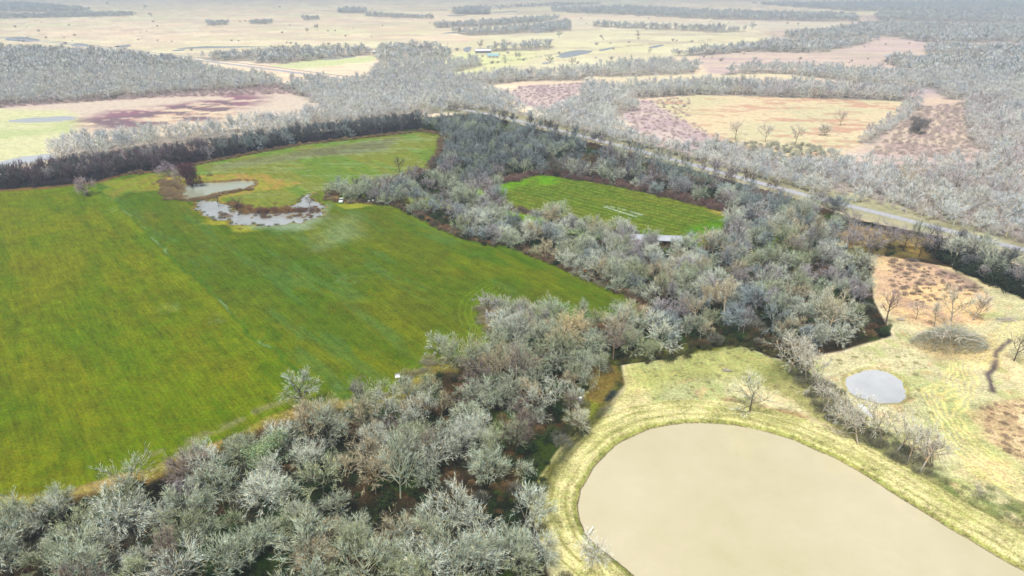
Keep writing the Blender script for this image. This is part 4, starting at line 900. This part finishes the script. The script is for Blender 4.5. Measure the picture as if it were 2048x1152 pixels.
for (poly, sp_, c, vv, s0) in (([(-100, 215), (0, 202), (400, 180), (560, 168), (670, 194), (560, 188), (300, 196), (0, 216)], 5.5, (.50, .42, .42), [0, 1], 1.1),
        ([(1400, 305), (1700, 325), (2048, 380), (2100, 500), (1700, 395), (1400, 328)], 5, (.58, .52, .50), [0, 1, 1], 1.1), ([(1000, 192), (1040, 174), (1180, 166), (1190, 212), (1100, 226)], 6, (.58, .49, .50), [1], .8),
        ([(1245, 232), (1280, 202), (1380, 196), (1380, 240), (1480, 308), (1400, 326), (1290, 285)], 6, (.58, .50, .49), [1], .8), ([(1840, 215), (1930, 205), (1960, 320), (1740, 310)], 5, (.56, .48, .45), [0, 1], .9),
        ([(1380, 288), (1460, 284), (1640, 292), (1720, 330), (1420, 318)], 4.5, (.40, .42, .34), [0, 2], 1.0), ([(1570, 735), (1660, 765), (1780, 880), (1870, 940), (1850, 958), (1740, 895), (1640, 830)], 1.7, (.22, .22, .14), [0, 1], .7),
        ([(1850, 935), (1960, 965), (2100, 1050), (2100, 1100), (1990, 1030), (1880, 970)], 2.6, (.30, .33, .16), [3, 1], .6), ([(1955, 815), (2048, 800), (2100, 960), (1990, 890)], 2.4, (.40, .30, .22), [3], .6),
        ([(1770, 518), (1900, 545), (1980, 585), (1860, 610), (1790, 590)], 2.6, (.30, .24, .20), [3, 1], .6), ([(1250, 740), (1480, 695), (1700, 715), (1850, 690), (1880, 900), (1640, 840), (1550, 790), (1300, 810)], 4.2, (.50, .50, .26), [3], .5)):
    Q = scatter(atp(poly), sp_, .5); Q = Q[seen(Q)]
    for q_ in Q: 
        if sdist(q_[:1], q_[1:], POND2)[0] > -1: continue
        B_.append((q_[0], q_[1], 0, random.choice(vv), s0 * random.uniform(.5, 1.2), 1, random.uniform(0, 6), jt(c, .2)))
for _ in range(220):   # scattered bushes on the far plains
    x, y = at(random.uniform(-50, 2100), random.uniform(6, 130)); B_.append((x, y, 0, 2, random.uniform(.6, 1.8), 1.2, 0, jt((.50, .48, .46), .2)))
mass('brushland', B_, pu, label='pale mauve brush and weeds on the land outside the green fields', cat='brush')
# the bramble mound on the meadow
mo = empty('bramble_mound', (*at(1898, 690), 0)); tag(mo, 'wide low mound of grey green brambles and fallen limbs on the right hand meadow', 'bramble')
T, C = G(), G()
for i in range(3600):
    a = random.uniform(0, 6.28); r = random.random() ** .6 * 10; p = Vector((math.cos(a) * r, math.sin(a) * r * .5, 4.8 * (1 - (r / 10) ** 2) * random.random() ** .5))
    C.ribbon(path(p, Vector((math.cos(a), math.sin(a), .9)) + rv() * .7, random.uniform(1, 2.4), 3, .2, -.06), .08, .03, random.uniform(.5, 1.3))
for i in range(46):
    a = random.uniform(0, 6.28); T.tube(path(Vector((random.gauss(0, 3), random.gauss(0, 1.2), 3.2)), Vector((math.cos(a), math.sin(a) * .6, .35)), random.uniform(3, 6), 6, .22, -.1), .08, .03, 4, 1)
for nm_, g_, c in (('fallen_limb', T, (.72, .68, .60)), ('brambles', C, (.44, .45, .36))):
    o = bpy.data.objects.new(nm_, g_.mesh(nm_, M_crown)); o.parent = mo; o.color = (*c, 1); col.objects.link(o)
for k, (px_, r_, lb) in enumerate([((1822, 522), 2.2, 'pile of dark fallen branches at the top of the brown meadow'), ((2015, 640), 2.6, 'grey brush pile at the right edge above the black track'), ((1800, 640), 1.0, 'small pale log heap on the meadow right of the dark bush'), ((1452, 742), .9, 'small straw coloured heap of sticks on the grass above the pond tree')]):
    g_ = G()
    for i in range(60):
        a = random.uniform(0, 6.28); d = Vector((math.cos(a), math.sin(a) * .6, random.uniform(-.05, .25))); p = Vector((random.gauss(0, .5) * r_, random.gauss(0, .3) * r_, random.random() * r_ * .4 + .1))
        g_.tube(path(p - d * r_ * .5, d, r_ * random.uniform(.7, 1.3), 3, .1, 0), .06, .02, 4, random.uniform(.6, 1.3))
    o = bpy.data.objects.new('brush_pile', g_.mesh('brush_pile', M_crown)); o.location = (*at(*px_), 0); o.color = (*((.2, .17, .16) if k == 0 else (.5, .46, .4)), 1); col.objects.link(o); tag(o, lb, 'brush pile')

# ------------------------------------------------------------ buildings and small things
def box(g, x0, x1, y0, y1, z0, z1):
    b_ = len(g[0]); g[0].extend([(x, y, z) for z in (z0, z1) for x, y in ((x0, y0), (x1, y0), (x1, y1), (x0, y1))])
    g[1].extend([tuple(b_ + i for i in f) for f in ((3, 2, 1, 0), (4, 5, 6, 7), (0, 1, 5, 4), (1, 2, 6, 5), (2, 3, 7, 6), (3, 0, 4, 7))])
def part(name, parent, mt, *boxes):
    g = ([], [])
    for b_ in boxes: box(g, *b_)
    return mk(name, g[0], g[1], [mt], parent)
def house(name, px_, rz, Lx, Ly, h, rise, wallc, roofc, label, cat, open_=False, eave=.5):
    o = empty(name, (*at(*px_), 0), rz); tag(o, label, cat)
    wm = noisy(name + '_wall', wallc, tuple(c * .8 for c in wallc), .8); rm = noisy(name + '_roof', roofc, tuple(c * .85 for c in roofc), .5, .5, .4)
    x, y = Lx / 2, Ly / 2
    v = [(-x, -y, 0), (x, -y, 0), (x, y, 0), (-x, y, 0), (-x, -y, h), (x, -y, h), (x, y, h), (-x, y, h), (-x, 0, h + rise), (x, 0, h + rise)]
    if not open_:
        wl = mk('wall', v, [(0, 1, 5, 4), (2, 3, 7, 6), (1, 2, 6, 9, 5), (3, 0, 4, 8, 7)], [wm], o)
        dk = noisy(name + '_glass', (.08, .09, .1), (.12, .13, .15), 2, .2, .6)
        nwin = max(2, int(Lx / 4))
        for i in range(nwin):
            cx = -x + Lx * (i + .5) / nwin
            if i == nwin // 2: part('door', o, dk, (cx - .5, cx + .5, -y - .05, -y + .01, .02, 2.1))
            else: part('window', o, dk, (cx - .6, cx + .6, -y - .05, -y + .01, 1, 2.1))
    else:
        for i in range(5):
            for s_ in (-1, 1): cx = -x + .3 + (Lx - .6) * i / 4; part('post', o, wm, (cx - .12, cx + .12, s_ * (y - .15) - .12, s_ * (y - .15) + .12, 0, h))
        part('back_wall', o, wm, (-x + .5, x - .5, y - .5, y - .42, 0, h - .1))
    e = eave; s_ = rise / y; zt = h + rise + .02; ze = h - e * s_
    rv_ = [(-x - e, -y - e, ze), (x + e, -y - e, ze), (x + e, 0, zt), (-x - e, 0, zt), (x + e, y + e, ze), (-x - e, y + e, ze)]
    rv2 = [(a, b_, c + .12) for a, b_, c in rv_]
    mk('roof', rv_ + rv2, [(3, 2, 1, 0), (5, 4, 2, 3), (6, 7, 8, 9), (9, 8, 10, 11), (0, 1, 7, 6), (4, 5, 11, 10), (1, 2, 8, 7), (2, 4, 10, 8), (3, 0, 6, 9), (5, 3, 9, 11)], [rm], o)
    return o
house('farm_house', (986, 116), .12, 15, 9, 3.6, 2.0, (.66, .66, .58), (.34, .56, .62), 'cream farm house with a pale blue green roof, nearest of the far farm buildings', 'house')
house('farm_barn', (966, 106), .15, 22, 9, 3.4, 1.8, (.26, .25, .34), (.80, .80, .86), 'long dark walled barn with a white roof behind the blue green roofed house', 'barn')
house('red_barn', (850, 97), -.3, 20, 12, 4, 2.6, (.55, .28, .28), (.72, .36, .36), 'barn with a faded red roof among the far trees', 'barn')
house('long_shed', (815, 101), .1, 24, 8, 3, 1.2, (.4, .42, .42), (.55, .60, .62), 'grey long shed left of the red roofed barn', 'shed')
house('small_shed', (752, 108), 0, 9, 6, 3, 1.2, (.45, .45, .45), (.62, .62, .62), 'small grey shed at the left end of the far farmstead', 'shed')
house('field_barn', (1306, 490), -.12, 20, 5.5, 3.0, .5, (.40, .24, .10), (.46, .48, .53), 'open pole barn with pale metal roof half hidden in wood below the small field', 'barn', True)
bale_m = noisy('orange_hay', (.50, .28, .08), (.62, .38, .14), 3)
bv = []; bf = []
for i in range(20):
    a = 2 * math.pi * i / 20; bv += [(math.cos(a) * .75, -.7, .75 + math.sin(a) * .75), (math.cos(a) * .75, .7, .75 + math.sin(a) * .75)]
bf = [(2 * i, 2 * ((i + 1) % 20), 2 * ((i + 1) % 20) + 1, 2 * i + 1) for i in range(20)] + [tuple(range(0, 40, 2))[::-1], tuple(range(1, 40, 2))]
bx0, by0 = at(1306, 490); first = None
for i in range(9):
    lx = -8 + 1.9 * i; ly = -1.2
    X = bx0 + lx * math.cos(-.12) - ly * math.sin(-.12); Y = by0 + lx * math.sin(-.12) + ly * math.cos(-.12)
    if first is None: o = mk('hay_bale', bv, bf, [bale_m]); first = o
    else: o = first.copy(); col.objects.link(o)
    o.location = (X, Y, .01); o.rotation_euler = (0, 0, -.12); tag(o, 'orange round hay bale, ' + ORD[i] + ' from the left under the pole barn', 'hay bale', 'hay bales under the pole barn')
M_wh = noisy('white_paint', (.80, .82, .78), (.72, .76, .70), 2, .35, .5); M_dk = noisy('dark_glass', (.03, .04, .05), (.05, .06, .07), 4, .1, .6); M_rub = noisy('tyre_rubber', (.02, .02, .02), (.04, .04, .04), 8)
M_gr = noisy('galvanised_metal', (.45, .47, .48), (.55, .57, .58), 3, .4, .5, metal=.4)
# white utility vehicle seen from behind its bonnet
def wheel(parent, x, y, r=.36):
    v = []; k = 18
    for i in range(k):
        a = 2 * math.pi * i / k; v += [(x - .12, y + math.cos(a) * r, r + math.sin(a) * r), (x + .12, y + math.cos(a) * r, r + math.sin(a) * r)]
    f = [(2 * i, 2 * ((i + 1) % k), 2 * ((i + 1) % k) + 1, 2 * i + 1) for i in range(k)] + [tuple(range(0, 2 * k, 2))[::-1], tuple(range(1, 2 * k, 2))]
    wo = mk('wheel', v, f, [M_rub], parent); s_ = 1 if x > 0 else -1
    rv_ = [(x + s_ * .125, y + math.cos(2 * math.pi * i / 12) * r * .55, r + math.sin(2 * math.pi * i / 12) * r * .55) for i in range(12)]; mk('rim', rv_, [tuple(range(12)) if s_ > 0 else tuple(range(12))[::-1]], [M_gr], wo)
vt = empty('pickup_truck', (*at(683, 404), 0), R(6)); tag(vt, 'white pickup truck parked on the bright grass beside the flood water', 'truck')
def loft(name, parent, mt, secs):
    v = []; f = []
    for (y, wd, z0, z1) in secs: v += [(-wd, y, z0), (wd, y, z0), (wd * .92, y, z1), (-wd * .92, y, z1)]
    for i in range(len(secs) - 1):
        for j in range(4): f.append((4 * i + j, 4 * i + (j + 1) % 4, 4 * i + 4 + (j + 1) % 4, 4 * i + 4 + j))
    f += [(3, 2, 1, 0), tuple(4 * (len(secs) - 1) + j for j in range(4))]
    return mk(name, v, f, [mt], parent)
body = loft('body', vt, M_wh, [(-2.6, .9, .5, .95), (-2.3, .95, .42, 1.1), (-1.1, .97, .4, 1.15), (-.9, .97, .4, 1.12), (.6, .97, .4, 1.12), (2.6, .95, .42, 1.12), (2.7, .92, .5, 1.1)])
loft('cab', vt, M_dk, [(-1.1, .86, 1.1, 1.14), (-.45, .82, 1.1, 1.74), (.75, .82, 1.1, 1.76), (.95, .84, 1.1, 1.16)])
loft('roof', vt, M_wh, [(-.5, .76, 1.72, 1.80), (.1, .78, 1.74, 1.84), (.8, .76, 1.72, 1.80)])
part('cargo_bed', vt, M_dk, (-.78, .78, 1.15, 2.5, 1.10, 1.135))
part('bumper', vt, M_gr, (-.9, .9, -2.72, -2.6, .45, .68)); part('windscreen', vt, M_dk, (-.7, .7, -1.14, -1.1, 1.1, 1.12))
for s_ in (-1, 1):
    part('headlight', vt, M_gr, (s_ * .72 - .16, s_ * .72 + .16, -2.64, -2.58, .72, .9)); wheel(vt, s_ * .92, -1.7); wheel(vt, s_ * .92, 1.75)
# two white rounded tanks
tm_ = []; 
def lathe(prof, k=20):
    v = []; f = []
    for (r, z) in prof:
        for i in range(k): a = 2 * math.pi * i / k; v.append((r * math.cos(a), r * math.sin(a), z))
    for j in range(len(prof) - 1):
        for i in range(k): f.append((j * k + i, j * k + (i + 1) % k, (j + 1) * k + (i + 1) % k, (j + 1) * k + i))
    f.append(tuple(range(k))[::-1]); f.append(tuple((len(prof) - 1) * k + i for i in range(k))); return v, f
for k, (px_, lb) in enumerate([((738, 405), 'white round topped drum on the bright grass, left one of the two'), ((746, 404), 'white round topped drum on the bright grass, right one of the two')]):
    o = empty('water_drum', (*at(*px_), 0)); tag(o, lb, 'drum', 'white drums on the grass')
    v, f = lathe([(.55, 0), (.62, .08), (.63, .8), (.55, 1.0), (.3, 1.15), (.14, 1.2)]); mk('tank', v, f, [M_wh], o, True)
    v, f = lathe([(.16, 1.2), (.16, 1.27), (.1, 1.29)]); mk('lid', v, f, [M_dk], o)
# game feeder by the wash
o = empty('game_feeder', (*at(1160, 812), 0)); tag(o, 'slim feeder barrel on legs in the clearing beside the wash', 'feeder')
v, f = lathe([(.12, 1.3), (.32, 1.5), (.34, 2.3), (.3, 2.35)]); mk('barrel', v, f, [noisy('blue_grey_drum', (.35, .42, .52), (.5, .55, .62), 3, .5)], o)
v, f = lathe([(.38, 2.35), (.2, 2.5), (.05, 2.55)]); mk('lid', v, f, [M_wh], o)
for i in range(3):
    a = i * 2.09; g_ = G(); g_.tube([Vector((math.cos(a) * .7, math.sin(a) * .7, 0)), Vector((math.cos(a) * .3, math.sin(a) * .3, 1.6))], .035, .035, 5); mk('leg', [tuple(q_) for q_ in g_.v], g_.f, [M_gr], o)
# white stand at the field edge
o = empty('hunting_stand', (*at(796, 764), 0), .2); tag(o, 'small white topped stand at the field edge of the bottom wood', 'stand')
part('platform', o, M_wh, (-.6, .6, -.45, .45, 1.5, 1.6)); part('rail', o, M_gr, (-.6, .6, .41, .45, 1.6, 2.2))
for sx_ in (-.5, .5):
    for sy_ in (-.36, .36): part('leg', o, M_gr, (sx_ - .04, sx_ + .04, sy_ - .04, sy_ + .04, 0, 1.5))
# white pipe in the pond
a, b_ = Vector((*at(1176, 1065), -.55)), Vector((*at(1186, 1056), .35)); g_ = G(); g_.tube([a, a.lerp(b_, .5), b_], .11, .11, 10)
tag(mk('drain_pipe', [tuple(q_) for q_ in g_.v], g_.f, [M_wh]), 'short white pipe sticking out of the big pond at its left shore', 'pipe')
# far pylon
o = empty('power_pylon', (*at(22, 31), 0)); tag(o, 'pale lattice power pylon far away at the top left', 'pylon')
g_ = G(); c4 = [(-1, -1), (1, -1), (1, 1), (-1, 1)]
for (sx_, sy_) in c4: g_.tube([Vector((sx_ * 4, sy_ * 4, 0)), Vector((sx_ * 1, sy_ * 1, 28)), Vector((sx_ * .4, sy_ * .4, 42))], .3, .2, 4)
for k in range(6):
    z0, z1 = k * 5, k * 5 + 5; w0, w1 = 4 - .107 * z0, 4 - .107 * z1
    for i in range(4):
        p, q_ = c4[i], c4[(i + 1) % 4]; g_.tube([Vector((p[0] * w0, p[1] * w0, z0)), Vector((q_[0] * w1, q_[1] * w1, z1))], .15, .15, 3); g_.tube([Vector((q_[0] * w0, q_[1] * w0, z0)), Vector((p[0] * w1, p[1] * w1, z1))], .15, .15, 3)
mk('tower', [tuple(q_) for q_ in g_.v], g_.f, [M_wh], o)
for z in (30, 35, 40):
    g_ = G(); g_.tube([Vector((-7, 0, z)), Vector((0, 0, z + .8)), Vector((7, 0, z))], .25, .25, 4); mk('cross_arm', [tuple(q_) for q_ in g_.v], g_.f, [M_wh], o)

# ------------------------------------------------------------ haze
HZ = ([], []); box(HZ, -9000, 9000, -600, 21000, -6, 98)
hz = mk('haze', HZ[0], HZ[1]); tag(hz, kind='stuff')
hm = bpy.data.materials.new('haze'); hm.use_nodes = True; ht = hm.node_tree; ht.nodes.clear()
ho = ht.nodes.new('ShaderNodeOutputMaterial'); hv = ht.nodes.new('ShaderNodeVolumePrincipled'); ht.links.new(hv.outputs[0], ho.inputs['Volume'])
hv.inputs['Color'].default_value = (.70, .85, 1, 1); hv.inputs['Density'].default_value = .00029
hz.data.materials.append(hm)
print('objects', len(bpy.data.objects))
